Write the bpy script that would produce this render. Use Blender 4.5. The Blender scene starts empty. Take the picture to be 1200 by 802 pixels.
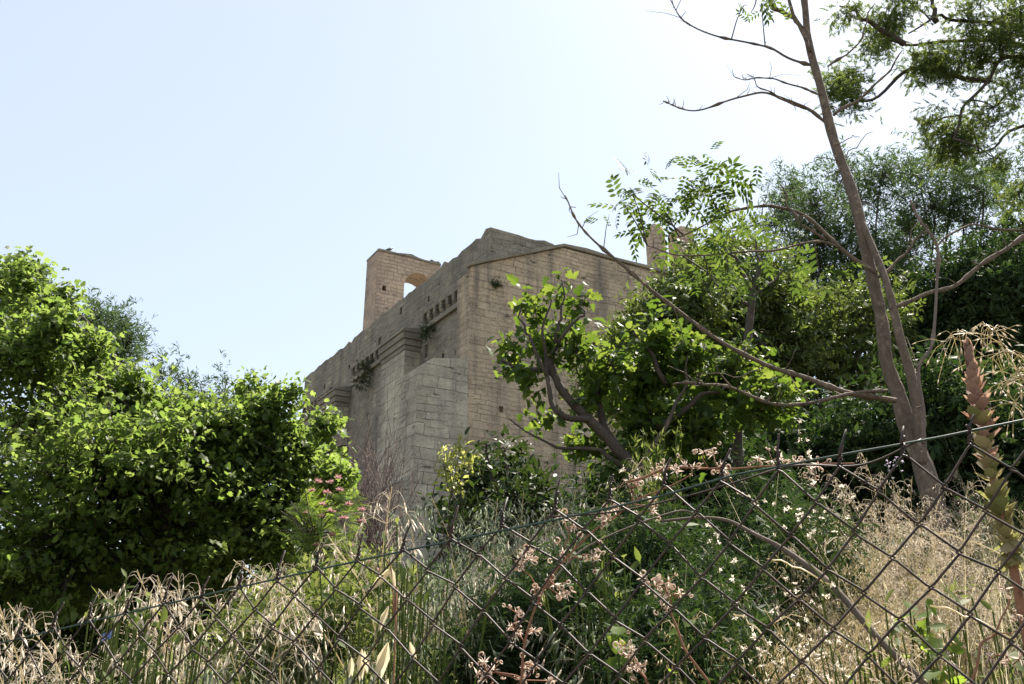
import bpy, bmesh, math
import numpy as np
from mathutils import Vector, Matrix, noise as mnoise

S = bpy.context.scene
COL = S.collection
rad = math.radians
RNG = np.random.default_rng(7)

# ------------------------------------------------------------------ camera, sky, sun, exposure
PITCH = rad(20.0); FPX = 1000.0; EYE = np.array([0, 0, 1.6])
cd = bpy.data.cameras.new("camera"); cam = bpy.data.objects.new("camera", cd); COL.objects.link(cam)
cam.location = EYE; cam.rotation_euler = (rad(90) + PITCH, 0, 0)
cd.sensor_width = 36; cd.lens = 30; cd.clip_start = 0.05; cd.clip_end = 3000
S.camera = cam

SUN_AZ, SUN_EL = 42.0, 54.0          # degrees clockwise from +Y, degrees up
w = bpy.data.worlds.new("World"); S.world = w; w.use_nodes = True
nt = w.node_tree
sky = nt.nodes.new("ShaderNodeTexSky"); sky.sky_type = 'NISHITA'; sky.sun_disc = False
sky.sun_elevation = rad(SUN_EL); sky.sun_rotation = rad(SUN_AZ)
sky.altitude = 100; sky.air_density = 1.0; sky.dust_density = 1.2; sky.ozone_density = 1.0
nt.nodes["Background"].inputs[1].default_value = 0.09
hz = nt.nodes.new("ShaderNodeMix"); hz.data_type = 'RGBA'; hz.inputs[0].default_value = 0.62      # thin summer haze whitens the whole sky
hz.inputs[7].default_value = (3.5, 3.75, 3.95, 1)
nt.links.new(sky.outputs[0], hz.inputs[6]); nt.links.new(hz.outputs[2], nt.nodes["Background"].inputs[0])
sd = bpy.data.lights.new("sun", 'SUN'); sd.energy = 5.0; sd.angle = rad(0.5); sd.color = (1, 0.93, 0.82)
sun = bpy.data.objects.new("sun", sd); COL.objects.link(sun)
sdir = Vector((math.sin(rad(SUN_AZ)) * math.cos(rad(SUN_EL)), math.cos(rad(SUN_AZ)) * math.cos(rad(SUN_EL)), math.sin(rad(SUN_EL))))
sun.rotation_euler = sdir.to_track_quat('Z', 'Y').to_euler()
S.view_settings.view_transform = 'Standard'; S.view_settings.look = 'None'
S.view_settings.exposure = 1.54; S.view_settings.gamma = 1
S.cycles.max_bounces = 8; S.cycles.transmission_bounces = 4; S.cycles.diffuse_bounces = 4

# ------------------------------------------------------------------ layout helpers
F_ = np.array([0, math.cos(PITCH), math.sin(PITCH)]); U_ = np.array([0, -math.sin(PITCH), math.cos(PITCH)]); R_ = np.array([1., 0, 0])
def ray(px, py): return F_ + R_ * (px - 600) / FPX + U_ * (401 - py) / FPX
def P(px, py, Y):
    d = ray(px, py); return EYE + d * (Y / d[1])
def sstep(t): t = np.clip(t, 0, 1); return t * t * (3 - 2 * t)
FC, FS = 0.92, -0.391                       # plan direction of the fence
def fdist(x, y): return (y - 1.21 + 0.424 * x) * 0.92
def G(x, y):
    """height of the ground"""
    x = np.asarray(x, float); y = np.asarray(y, float)
    yf = fdist(x, y)
    h = 0.15 * np.clip(x, -4, 6) + 0.06 * np.clip(x - 6, 0, 60) - 0.05 * np.clip(-4 - x, 0, 60)
    h = h + 0.95 * sstep((yf + 0.02) / 1.9) + 0.148 * np.clip(yf - 1.3, 0, 42)
    h = h + np.where(yf > 0.1, 0.05 * np.sin(2.1 * x + 1.3 * y) * np.sin(1.7 * y - 0.6 * x) * np.clip(yf, 0, 1), 0)
    return h - 0.10 * np.clip(yf - 60, 0, 400)

def ups(n, seed): return np.random.default_rng(seed)

# ------------------------------------------------------------------ mesh builder
class MB:
    def __init__(s): s.v = []; s.f = []; s.n = 0          # f: list of (array faces (m,k))
    def add(s, v, f):
        v = np.asarray(v, float).reshape(-1, 3)
        for a in (f if isinstance(f, list) else [f]):
            a = np.asarray(a, int)
            if a.size: s.f.append(a + s.n)
        s.v.append(v); s.n += len(v)
    def inst(s, tmpl, pos, d, nrm, scale):
        """copies of a small template (verts, [faces...]) in this one mesh"""
        tv, tf = tmpl; pos = np.asarray(pos, float); N = len(pos)
        if N == 0: return
        d = np.asarray(d, float); d = d / np.linalg.norm(d, axis=1, keepdims=True)
        nrm = np.asarray(nrm, float); y = np.cross(nrm, d); y /= np.linalg.norm(y, axis=1, keepdims=True) + 1e-9
        z = np.cross(d, y)
        M = np.stack([d, y, z], axis=2)                                # (N,3,3) columns
        sc = np.broadcast_to(np.asarray(scale, float), (N,))
        V = np.einsum('nij,kj->nki', M, tv) * sc[:, None, None] + pos[:, None, :]
        k = len(tv); off = (np.arange(N) * k)
        fs = [(off[:, None, None] + np.asarray(a)[None]).reshape(-1, np.asarray(a).shape[1]) for a in tf]
        s.add(V.reshape(-1, 3), fs)
    def tube(s, pts, r, sides=6, cap=True):
        pts = np.asarray(pts, float); n = len(pts); r = np.broadcast_to(np.asarray(r, float), (n,))
        t = np.gradient(pts, axis=0); t /= np.linalg.norm(t, axis=1, keepdims=True) + 1e-12
        ref = np.array([0, 0, 1.]) if abs(t[0][2]) < 0.9 else np.array([1., 0, 0])
        a = np.cross(t[0], ref); a /= np.linalg.norm(a); A = []
        for i in range(n):
            a = a - t[i] * (a @ t[i]); a /= np.linalg.norm(a) + 1e-12; A.append(a)
        A = np.array(A); B = np.cross(t, A)
        th = np.arange(sides) * 2 * math.pi / sides
        V = pts[:, None, :] + r[:, None, None] * (np.cos(th)[None, :, None] * A[:, None, :] + np.sin(th)[None, :, None] * B[:, None, :])
        i = np.arange(n - 1)[:, None] * sides; j = np.arange(sides)[None]; j2 = (j + 1) % sides
        q = np.stack([i + j, i + j2, i + sides + j2, i + sides + j], axis=2).reshape(-1, 4)
        fs = [q]
        if cap: fs += [np.arange(sides)[::-1][None], (np.arange(sides) + (n - 1) * sides)[None]]
        s.add(V.reshape(-1, 3), fs)
    def build(s, name, mat, parent=None, smooth=False, loc=None):
        me = bpy.data.meshes.new(name)
        V = np.concatenate(s.v) if s.v else np.zeros((0, 3))
        if loc is not None: V = V - np.asarray(loc)
        me.vertices.add(len(V)); me.vertices.foreach_set("co", V.astype(np.float32).ravel())
        if s.f:
            loops = np.concatenate([a.ravel() for a in s.f]); tot = np.concatenate([np.full(len(a), a.shape[1]) for a in s.f])
            me.loops.add(len(loops)); me.loops.foreach_set("vertex_index", loops.astype(np.int32))
            st = np.concatenate([[0], np.cumsum(tot)[:-1]])
            me.polygons.add(len(tot)); me.polygons.foreach_set("loop_start", st.astype(np.int32))
            if smooth: me.polygons.foreach_set("use_smooth", np.ones(len(tot), bool))
        me.update(calc_edges=True); me.validate()
        me.materials.append(mat)
        o = bpy.data.objects.new(name, me); COL.objects.link(o)
        if loc is not None and parent is None: o.location = loc
        if parent is not None: o.parent = parent
        return o

def tag(o, label=None, cat=None, group=None, kind=None):
    if label: o["label"] = label
    if cat: o["category"] = cat
    if group: o["group"] = group
    if kind: o["kind"] = kind
    return o
def thing(name, label, cat, loc=(0, 0, 0), group=None):
    o = bpy.data.objects.new(name, None); COL.objects.link(o); o.location = loc; o.empty_display_size = 0.2
    return tag(o, label, cat, group)
def smooth_path(pts, n=8):
    """Catmull-Rom through the given points"""
    p = np.asarray(pts, float)
    if len(p) < 3: return np.array([p[0] + (p[-1] - p[0]) * t for t in np.linspace(0, 1, n)])
    q = np.vstack([2 * p[0] - p[1], p, 2 * p[-1] - p[-2]]); out = []
    for i in range(1, len(q) - 2):
        for t in np.linspace(0, 1, n, endpoint=False):
            a, b, c, d = q[i - 1:i + 3]
            out.append(0.5 * (2 * b + (c - a) * t + (2 * a - 5 * b + 4 * c - d) * t * t + (3 * b - a - 3 * c + d) * t ** 3))
    out.append(p[-1]); return np.array(out)
def wob(pts, amp, seed, freq=2.0):
    r = np.random.default_rng(seed); pts = np.array(pts, float); n = len(pts); t = np.linspace(0, 1, n)
    for ax in range(3):
        for k in range(1, 5):
            pts[:, ax] += amp / k * math.sin(1) * np.sin(t * freq * k * 3.1 + r.uniform(0, 6.28)) * np.minimum(1, 4 * t)
    return pts
def runit(n, r): v = r.normal(size=(n, 3)); return v / np.linalg.norm(v, axis=1, keepdims=True)

# ------------------------------------------------------------------ materials
def newmat(name):
    m = bpy.data.materials.new(name); m.use_nodes = True; nt = m.node_tree; nt.nodes.clear()
    o = nt.nodes.new("ShaderNodeOutputMaterial"); return m, nt, o
def N(nt, t, **kw):
    n = nt.nodes.new(t)
    for k, v in kw.items():
        if k.startswith("i_"): n.inputs[int(k[2:]) if k[2:].isdigit() else k[2:].replace("_", " ")].default_value = v
        else: setattr(n, k, v)
    return n
def ramp(nt, stops, src):
    r = nt.nodes.new("ShaderNodeValToRGB"); e = r.color_ramp.elements
    while len(e) < len(stops): e.new(0.5)
    for el, (p, c) in zip(e, stops): el.position = p; el.color = tuple(c) + (1,) if len(c) == 3 else c
    nt.links.new(src, r.inputs[0]); return r
def mix(nt, a, b, fac, mode='MIX'):
    m = nt.nodes.new("ShaderNodeMix"); m.data_type = 'RGBA'; m.blend_type = mode
    for i, x in ((6, a), (7, b), (0, fac)):
        if hasattr(x, "is_linked") or isinstance(x, bpy.types.NodeSocket): nt.links.new(x, m.inputs[i])
        else: m.inputs[i].default_value = (tuple(x) + (1,)) if i != 0 and len(x) == 3 else x
    return m.outputs[2]

def leaf_mat(name, cols, trans, tfac=0.45, rough=0.45, spec=0.35):
    """each leaf its own shade; light passes through it"""
    m, nt, o = newmat(name); L = nt.links
    g = N(nt, "ShaderNodeNewGeometry")
    k = len(cols)
    rc = ramp(nt, [(i / max(1, k - 1), c) for i, c in enumerate(cols)], g.outputs["Random Per Island"])
    k = len(trans)
    rt = ramp(nt, [(i / max(1, k - 1), c) for i, c in enumerate(trans)], g.outputs["Random Per Island"])
    b = N(nt, "ShaderNodeBsdfPrincipled"); b.inputs["Roughness"].default_value = rough; b.inputs["Specular IOR Level"].default_value = spec
    L.new(rc.outputs[0], b.inputs["Base Color"])
    t = N(nt, "ShaderNodeBsdfTranslucent"); L.new(rt.outputs[0], t.inputs[0])
    ms = N(nt, "ShaderNodeMixShader"); ms.inputs[0].default_value = tfac
    L.new(b.outputs[0], ms.inputs[1]); L.new(t.outputs[0], ms.inputs[2]); L.new(ms.outputs[0], o.inputs[0])
    return m
def bark_mat(name, c1, c2, scale=18, bump=0.5, rough=0.85, stretch=0.25):
    m, nt, o = newmat(name); L = nt.links
    tc = N(nt, "ShaderNodeTexCoord"); mp = N(nt, "ShaderNodeMapping"); mp.inputs["Scale"].default_value = (1, 1, stretch)
    L.new(tc.outputs["Object"], mp.inputs[0])
    n1 = N(nt, "ShaderNodeTexNoise", i_Scale=scale, i_Detail=6, i_Roughness=0.7); L.new(mp.outputs[0], n1.inputs[0])
    n2 = N(nt, "ShaderNodeTexNoise", i_Scale=scale * 0.22, i_Detail=3); L.new(tc.outputs["Object"], n2.inputs[0])
    r1 = ramp(nt, [(0.3, c1), (0.7, c2)], n1.outputs[0])
    c = mix(nt, r1.outputs[0], tuple(np.array(c1) * 0.8 + 0.02), n2.outputs[0])
    n3 = N(nt, "ShaderNodeTexNoise", i_Scale=scale * 0.5, i_Detail=5, i_Roughness=0.75); L.new(tc.outputs["Object"], n3.inputs[0])
    c = mix(nt, c, tuple(np.array(c2) * 1.35), ramp(nt, [(0.56, (0, 0, 0)), (0.68, (.8, .8, .8))], n3.outputs[0]).outputs[0])
    c = mix(nt, c, tuple(np.array(c1) * 0.45), ramp(nt, [(0.30, (.8, .8, .8)), (0.42, (0, 0, 0))], n3.outputs[0]).outputs[0])
    b = N(nt, "ShaderNodeBsdfPrincipled"); b.inputs["Roughness"].default_value = rough; b.inputs["Specular IOR Level"].default_value = 0.25
    L.new(c, b.inputs["Base Color"])
    bp = N(nt, "ShaderNodeBump", i_Strength=bump, i_Distance=0.02); L.new(n1.outputs[0], bp.inputs["Height"]); L.new(bp.outputs[0], b.inputs["Normal"])
    L.new(b.outputs[0], o.inputs[0]); return m
def plain_mat(name, c, rough=0.6, metal=0.0, c2=None, scale=40):
    m, nt, o = newmat(name); L = nt.links
    b = N(nt, "ShaderNodeBsdfPrincipled"); b.inputs["Roughness"].default_value = rough; b.inputs["Metallic"].default_value = metal
    if c2:
        tc = N(nt, "ShaderNodeTexCoord"); n = N(nt, "ShaderNodeTexNoise", i_Scale=scale, i_Detail=4); L.new(tc.outputs["Object"], n.inputs[0])
        L.new(ramp(nt, [(0.35, c), (0.65, c2)], n.outputs[0]).outputs[0], b.inputs["Base Color"])
    else: b.inputs["Base Color"].default_value = tuple(c) + (1,)
    L.new(b.outputs[0], o.inputs[0]); return m

def stone_mat(name, base, base2, mortar, bw, bh, lichen=0.5, streak=0.4, bump=0.6, msize=0.012, mvis=0.5, seed=0.0, squash=1.0, bands=()):
    """coursed old limestone: UVs are metres along the wall and up it"""
    m, nt, o = newmat(name); L = nt.links
    uv = N(nt, "ShaderNodeUVMap"); tc = N(nt, "ShaderNodeTexCoord")
    # uneven courses
    nz = N(nt, "ShaderNodeTexNoise", i_Scale=0.55, i_Detail=3); L.new(uv.outputs[0], nz.inputs[0])
    sub = N(nt, "ShaderNodeVectorMath", operation='SUBTRACT'); sub.inputs[1].default_value = (.5, .5, .5); L.new(nz.outputs["Color"], sub.inputs[0])
    scl = N(nt, "ShaderNodeVectorMath", operation='MULTIPLY'); scl.inputs[1].default_value = (0.6, 0.2, 0); L.new(sub.outputs[0], scl.inputs[0])
    add = N(nt, "ShaderNodeVectorMath", operation='ADD'); L.new(uv.outputs[0], add.inputs[0]); L.new(scl.outputs[0], add.inputs[1])
    nf = N(nt, "ShaderNodeTexNoise", i_Scale=7.0, i_Detail=3); L.new(uv.outputs[0], nf.inputs[0])
    sub2 = N(nt, "ShaderNodeVectorMath", operation='SUBTRACT'); sub2.inputs[1].default_value = (.5, .5, .5); L.new(nf.outputs["Color"], sub2.inputs[0])
    scl2 = N(nt, "ShaderNodeVectorMath", operation='SCALE'); scl2.inputs["Scale"].default_value = 0.045; L.new(sub2.outputs[0], scl2.inputs[0])
    add2 = N(nt, "ShaderNodeVectorMath", operation='ADD'); L.new(add.outputs[0], add2.inputs[0]); L.new(scl2.outputs[0], add2.inputs[1])
    br = N(nt, "ShaderNodeTexBrick"); br.offset = 0.43; br.squash = 0.72; br.squash_frequency = 3; br.offset_frequency = 2
    br.inputs["Scale"].default_value = 1; br.inputs["Brick Width"].default_value = bw; br.inputs["Row Height"].default_value = bh
    br.inputs["Mortar Size"].default_value = msize; br.inputs["Mortar Smooth"].default_value = 0.35; br.inputs["Bias"].default_value = 0.0
    br.inputs["Color1"].default_value = tuple(base) + (1,); br.inputs["Color2"].default_value = tuple(base2) + (1,)
    br.inputs["Mortar"].default_value = tuple(mortar) + (1,)
    L.new(add2.outputs[0], br.inputs[0])
    br2 = N(nt, "ShaderNodeTexBrick"); br2.offset = 0.37; br2.squash = 1.4; br2.squash_frequency = 2; br2.offset_frequency = 3
    for k_, v_ in (("Scale", 1), ("Brick Width", bw * .58), ("Row Height", bh * .61), ("Mortar Size", msize * .8), ("Mortar Smooth", .5), ("Bias", 0.1)): br2.inputs[k_].default_value = v_
    br2.inputs["Color1"].default_value = tuple(base) + (1,); br2.inputs["Color2"].default_value = tuple(base2) + (1,); br2.inputs["Mortar"].default_value = tuple(mortar) + (1,)
    L.new(add2.outputs[0], br2.inputs[0])
    nm = N(nt, "ShaderNodeTexNoise", i_Scale=0.33, i_Detail=2); L.new(tc.outputs["Object"], nm.inputs[0])
    pm = ramp(nt, [(0.54, (0, 0, 0)), (0.56, (1, 1, 1))], nm.outputs[0])
    bcol = mix(nt, br.outputs[0], br2.outputs[0], pm.outputs[0]); bfac = mix(nt, br.outputs["Fac"], br2.outputs["Fac"], pm.outputs[0])
    # blotches where joints are filled and stones weathered
    n1 = N(nt, "ShaderNodeTexNoise", i_Scale=0.8, i_Detail=7, i_Roughness=0.65); L.new(uv.outputs[0], n1.inputs[0])
    avg = tuple((np.array(base) + np.array(base2)) / 2)
    vis = ramp(nt, [(0.42, (0, 0, 0)), (0.58, (1, 1, 1))], n1.outputs[0])
    vm = N(nt, "ShaderNodeMath", operation='MULTIPLY_ADD'); vm.inputs[1].default_value = mvis; vm.inputs[2].default_value = 0.84 - mvis; L.new(vis.outputs[0], vm.inputs[0])
    col = mix(nt, avg, bcol, vm.outputs[0])
    # small pits and grain
    n2 = N(nt, "ShaderNodeTexNoise", i_Scale=9.0, i_Detail=8, i_Roughness=0.75); L.new(uv.outputs[0], n2.inputs[0])
    gr = ramp(nt, [(0.30, (0.38, 0.36, 0.34)), (0.52, (1, 1, 1)), (0.8, (1.0, 1.0, 1.0))], n2.outputs[0])
    col = mix(nt, col, gr.outputs[0], 0.6, 'MULTIPLY')
    # lost stones and deep open joints
    mp6 = N(nt, "ShaderNodeMapping"); mp6.inputs["Scale"].default_value = (0.9, 2.6, 1); mp6.inputs["Location"].default_value = (seed * 2, seed, 0); L.new(uv.outputs[0], mp6.inputs[0])
    n6 = N(nt, "ShaderNodeTexNoise", i_Scale=1.3, i_Detail=4, i_Roughness=0.7); L.new(mp6.outputs[0], n6.inputs[0])
    ps = ramp(nt, [(0.63, (0, 0, 0)), (0.68, (.75, .75, .75))], n6.outputs[0])
    col = mix(nt, col, tuple(np.array(mortar) * .6), ps.outputs[0])
    n7 = N(nt, "ShaderNodeTexNoise", i_Scale=0.9, i_Detail=6, i_Roughness=0.65); L.new(mp6.outputs[0], n7.inputs[0])
    col = mix(nt, col, ramp(nt, [(0.3, (.72, .70, .68)), (0.5, (1.08, 1.08, 1.07)), (0.7, (1.3, 1.26, 1.18))], n7.outputs[0]).outputs[0], 0.8, 'MULTIPLY')
    # grey lichen
    n3 = N(nt, "ShaderNodeTexNoise", i_Scale=0.42, i_Detail=8, i_Roughness=0.7); L.new(tc.outputs["Object"], n3.inputs[0])
    lr = ramp(nt, [(0.42, (0, 0, 0)), (0.66, (1, 1, 1))], n3.outputs[0])
    lm = N(nt, "ShaderNodeMath", operation='MULTIPLY'); lm.inputs[1].default_value = lichen; L.new(lr.outputs[0], lm.inputs[0])
    col = mix(nt, col, (0.165, 0.158, 0.138), lm.outputs[0])
    # pale spots
    n5 = N(nt, "ShaderNodeTexNoise", i_Scale=3.3, i_Detail=6, i_Roughness=0.8); L.new(uv.outputs[0], n5.inputs[0])
    pr = ramp(nt, [(0.6, (0, 0, 0)), (0.72, (0.55, 0.55, 0.55))], n5.outputs[0])
    col = mix(nt, col, (0.36, 0.34, 0.29), pr.outputs[0])
    # rain streaks
    mp = N(nt, "ShaderNodeMapping"); mp.inputs["Scale"].default_value = (1.1, 0.07, 1); mp.inputs["Location"].default_value = (seed, 0, 0); L.new(uv.outputs[0], mp.inputs[0])
    n4 = N(nt, "ShaderNodeTexNoise", i_Scale=1.0, i_Detail=4, i_Roughness=0.6); L.new(mp.outputs[0], n4.inputs[0])
    sr = ramp(nt, [(0.48, (0, 0, 0)), (0.68, (1, 1, 1))], n4.outputs[0])
    sm = N(nt, "ShaderNodeMath", operation='MULTIPLY'); sm.inputs[1].default_value = streak; L.new(sr.outputs[0], sm.inputs[0])
    col = mix(nt, col, (0.115, 0.11, 0.108), sm.outputs[0])
    b = N(nt, "ShaderNodeBsdfPrincipled"); b.inputs["Roughness"].default_value = 0.93; b.inputs["Specular IOR Level"].default_value = 0.15
    L.new(col, b.inputs["Base Color"])
    h1 = N(nt, "ShaderNodeMath", operation='MULTIPLY'); L.new(bfac, h1.inputs[0]); h1.inputs[1].default_value = -0.5
    h2 = N(nt, "ShaderNodeMath", operation='ADD'); L.new(h1.outputs[0], h2.inputs[0]); L.new(n2.outputs[0], h2.inputs[1])
    h3 = N(nt, "ShaderNodeMath", operation='SUBTRACT'); L.new(h2.outputs[0], h3.inputs[0]); L.new(ps.outputs[0], h3.inputs[1])
    bp = N(nt, "ShaderNodeBump", i_Strength=bump, i_Distance=0.10); L.new(h3.outputs[0], bp.inputs["Height"]); L.new(bp.outputs[0], b.inputs["Normal"])
    L.new(b.outputs[0], o.inputs[0]); return m

M = {}
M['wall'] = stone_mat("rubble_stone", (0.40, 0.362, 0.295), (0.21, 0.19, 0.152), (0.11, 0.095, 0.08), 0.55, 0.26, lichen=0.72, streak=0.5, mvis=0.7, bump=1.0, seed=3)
M['front'] = stone_mat("facade_stone", (0.66, 0.54, 0.395), (0.42, 0.335, 0.24), (0.14, 0.11, 0.08), 0.62, 0.30, lichen=0.4, streak=0.8, mvis=0.8, bump=1.0, seed=11)
M['ashlar'] = stone_mat("ashlar_stone", (0.68, 0.62, 0.50), (0.37, 0.335, 0.265), (0.17, 0.145, 0.115), 0.95, 0.44, lichen=0.5, streak=0.45, mvis=0.8, bump=1.0, seed=19, msize=0.016)
M['bell'] = stone_mat("bell_stone", (0.60, 0.47, 0.365), (0.45, 0.35, 0.27), (0.2, 0.155, 0.115), 0.5, 0.22, bump=1.0, lichen=0.35, streak=0.2, mvis=0.35, seed=27)
M['cap'] = stone_mat("cap_stone", (0.31, 0.28, 0.225), (0.2, 0.18, 0.145), (0.1, 0.09, 0.08), 0.9, 0.6, lichen=0.6, streak=0.3, mvis=0.3, seed=35)

M['fig'] = leaf_mat("fig_leaf", [(0.045, 0.078, 0.017), (0.065, 0.10, 0.022), (0.09, 0.125, 0.03)], [(0.16, 0.25, 0.04), (0.22, 0.31, 0.055), (0.30, 0.385, 0.085)], 0.55, 0.5, 0.3)
M['fig2'] = leaf_mat("fig_leaf_mid", [(0.03, 0.06, 0.013), (0.055, 0.09, 0.02)], [(0.11, 0.19, 0.018), (0.16, 0.24, 0.03), (0.28, 0.35, 0.05)], 0.42, 0.55, 0.2)
M['ash'] = leaf_mat("ash_leaf", [(0.032, 0.062, 0.018), (0.055, 0.09, 0.025)], [(0.07, 0.12, 0.016), (0.12, 0.19, 0.025), (0.22, 0.30, 0.05)], 0.38, 0.6, 0.15)
M['olive'] = leaf_mat("olive_green_leaf", [(0.045, 0.075, 0.02), (0.075, 0.105, 0.03), (0.1, 0.12, 0.04)], [(0.12, 0.18, 0.025), (0.22, 0.28, 0.05)], 0.38, 0.55)
M['blue'] = leaf_mat("skylit_blue_leaf", [(0.028, 0.05, 0.026), (0.042, 0.068, 0.034), (0.06, 0.085, 0.04)], [(0.07, 0.13, 0.035), (0.12, 0.18, 0.05)], 0.35, 0.65, 0.12)  # bluish sky light on the far leaves is put into the colour
M['dark'] = leaf_mat("dark_leaf", [(0.022, 0.042, 0.018), (0.035, 0.058, 0.022), (0.05, 0.075, 0.028)], [(0.04, 0.085, 0.015), (0.08, 0.13, 0.025)], 0.25, 0.65, 0.12)  # deep shade under trees and weeds put into these dark leaf tones
M['darkg'] = leaf_mat("dark_glossy_leaf", [(0.02, 0.04, 0.015), (0.035, 0.06, 0.02)], [(0.05, 0.09, 0.015), (0.08, 0.12, 0.02)], 0.25, 0.55, 0.25)
M['conifer'] = leaf_mat("cypress_spray", [(0.035, 0.07, 0.03), (0.055, 0.09, 0.035), (0.09, 0.11, 0.035)], [(0.11, 0.19, 0.04), (0.18, 0.26, 0.045), (0.32, 0.34, 0.05)], 0.45, 0.6, 0.2)
M['yellowg'] = leaf_mat("yellow_green_leaf", [(0.12, 0.14, 0.035), (0.17, 0.18, 0.05)], [(0.42, 0.45, 0.09), (0.5, 0.5, 0.14)], 0.5, 0.5)
M['frond'] = leaf_mat("frond_leaf", [(0.07, 0.115, 0.025), (0.09, 0.13, 0.03)], [(0.26, 0.38, 0.04), (0.33, 0.43, 0.06)], 0.5, 0.65, 0.12)
M['pink'] = leaf_mat("pink_flower", [(0.42, 0.17, 0.19), (0.52, 0.26, 0.27), (0.55, 0.36, 0.33)], [(0.5, 0.24, 0.26), (0.6, 0.38, 0.36)], 0.45, 0.6, 0.1)
M['weed'] = leaf_mat("weed_leaf", [(0.05, 0.085, 0.022), (0.085, 0.12, 0.03), (0.12, 0.14, 0.05)], [(0.17, 0.23, 0.035), (0.28, 0.31, 0.08)], 0.42, 0.6, 0.15)
M['grass'] = leaf_mat("green_grass", [(0.09, 0.115, 0.035), (0.16, 0.165, 0.06), (0.28, 0.25, 0.12)], [(0.30, 0.36, 0.06), (0.42, 0.43, 0.12), (0.55, 0.48, 0.22)], 0.42, 0.5)
M['shadegrass'] = leaf_mat("shaded_grass", [(0.045, 0.07, 0.024), (0.07, 0.095, 0.035)], [(0.10, 0.16, 0.03), (0.16, 0.21, 0.05)], 0.35, 0.5)  # darker copy of the grass, with shade put into its colour
M['straw'] = leaf_mat("straw", [(0.30, 0.26, 0.15), (0.42, 0.36, 0.23), (0.52, 0.45, 0.31)], [(0.62, 0.54, 0.33), (0.84, 0.74, 0.53)], 0.55, 0.4, 0.5)
M['husk'] = leaf_mat("pale_husk", [(0.50, 0.43, 0.33), (0.60, 0.52, 0.42), (0.68, 0.60, 0.5)], [(0.80, 0.71, 0.58), (0.88, 0.81, 0.70)], 0.58, 0.4, 0.5)
M['greyhusk'] = leaf_mat("grey_green_husk", [(0.20, 0.24, 0.16), (0.3, 0.32, 0.22)], [(0.3, 0.35, 0.2), (0.4, 0.43, 0.28)], 0.4, 0.5, 0.3)
M['ring'] = leaf_mat("pinkish_seed_case", [(0.55, 0.42, 0.34), (0.68, 0.57, 0.48)], [(0.75, 0.6, 0.5), (0.85, 0.75, 0.66)], 0.45, 0.5, 0.3)
M['redstem'] = bark_mat("reddish_dry_stem", (0.22, 0.10, 0.055), (0.34, 0.17, 0.10), 60, 0.2)
M['bark'] = bark_mat("grey_brown_bark", (0.11, 0.078, 0.055), (0.31, 0.24, 0.18), 48, 1.0, stretch=0.4)
M['darkbark'] = bark_mat("dark_bark", (0.05, 0.038, 0.03), (0.11, 0.085, 0.065), 20, 0.7)
M['twig'] = bark_mat("dry_twig", (0.14, 0.10, 0.085), (0.24, 0.18, 0.15), 30, 0.4)
M['purpletwig'] = bark_mat("purplish_twig", (0.13, 0.095, 0.085), (0.23, 0.17, 0.15), 30, 0.3)
M['wood'] = bark_mat("weathered_wood", (0.09, 0.065, 0.048), (0.2, 0.15, 0.11), 26, 0.5)
M['rust'] = plain_mat("rusted_wire", (0.016, 0.010, 0.008), 0.6, 0.0, (0.045, 0.022, 0.014), 60)
M['pvc'] = plain_mat("green_coated_wire", (0.012, 0.036, 0.026), 0.5, 0.0, (0.022, 0.052, 0.04), 40)
M['bract'] = leaf_mat("acanthus_bract", [(0.20, 0.105, 0.085), (0.32, 0.21, 0.16), (0.36, 0.28, 0.17)], [(0.36, 0.2, 0.15), (0.55, 0.38, 0.26)], 0.42, 0.45, 0.3)
M['bract_low'] = leaf_mat("acanthus_lower_bract", [(0.14, 0.15, 0.055), (0.24, 0.2, 0.09), (0.30, 0.24, 0.13)], [(0.28, 0.30, 0.09), (0.44, 0.37, 0.17)], 0.42, 0.45, 0.3)
M['bird'] = plain_mat("dark_feathers", (0.03, 0.03, 0.035), 0.6)
M['blue_scrap'] = plain_mat("blue_plastic", (0.2, 0.3, 0.6), 0.4)
M['lilac'] = leaf_mat("lilac_petal", [(0.5, 0.36, 0.6)], [(0.6, 0.45, 0.7)], 0.4)

def ground_mat():
    m, nt, o = newmat("earth"); L = nt.links
    tc = N(nt, "ShaderNodeTexCoord")
    n1 = N(nt, "ShaderNodeTexNoise", i_Scale=1.6, i_Detail=8, i_Roughness=0.7); L.new(tc.outputs["Object"], n1.inputs[0])
    n2 = N(nt, "ShaderNodeTexNoise", i_Scale=25, i_Detail=5); L.new(tc.outputs["Object"], n2.inputs[0])
    r = ramp(nt, [(0.3, (0.05, 0.045, 0.025)), (0.5, (0.10, 0.085, 0.05)), (0.7, (0.07, 0.075, 0.03))], n1.outputs[0])
    c = mix(nt, r.outputs[0], (0.17, 0.14, 0.09), n2.outputs[0])
    b = N(nt, "ShaderNodeBsdfPrincipled"); b.inputs["Roughness"].default_value = 0.95; L.new(c, b.inputs["Base Color"])
    bp = N(nt, "ShaderNodeBump", i_Strength=0.8, i_Distance=0.05); L.new(n2.outputs[0], bp.inputs["Height"]); L.new(bp.outputs[0], b.inputs["Normal"])
    L.new(b.outputs[0], o.inputs[0]); return m
M['earth'] = ground_mat()

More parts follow.
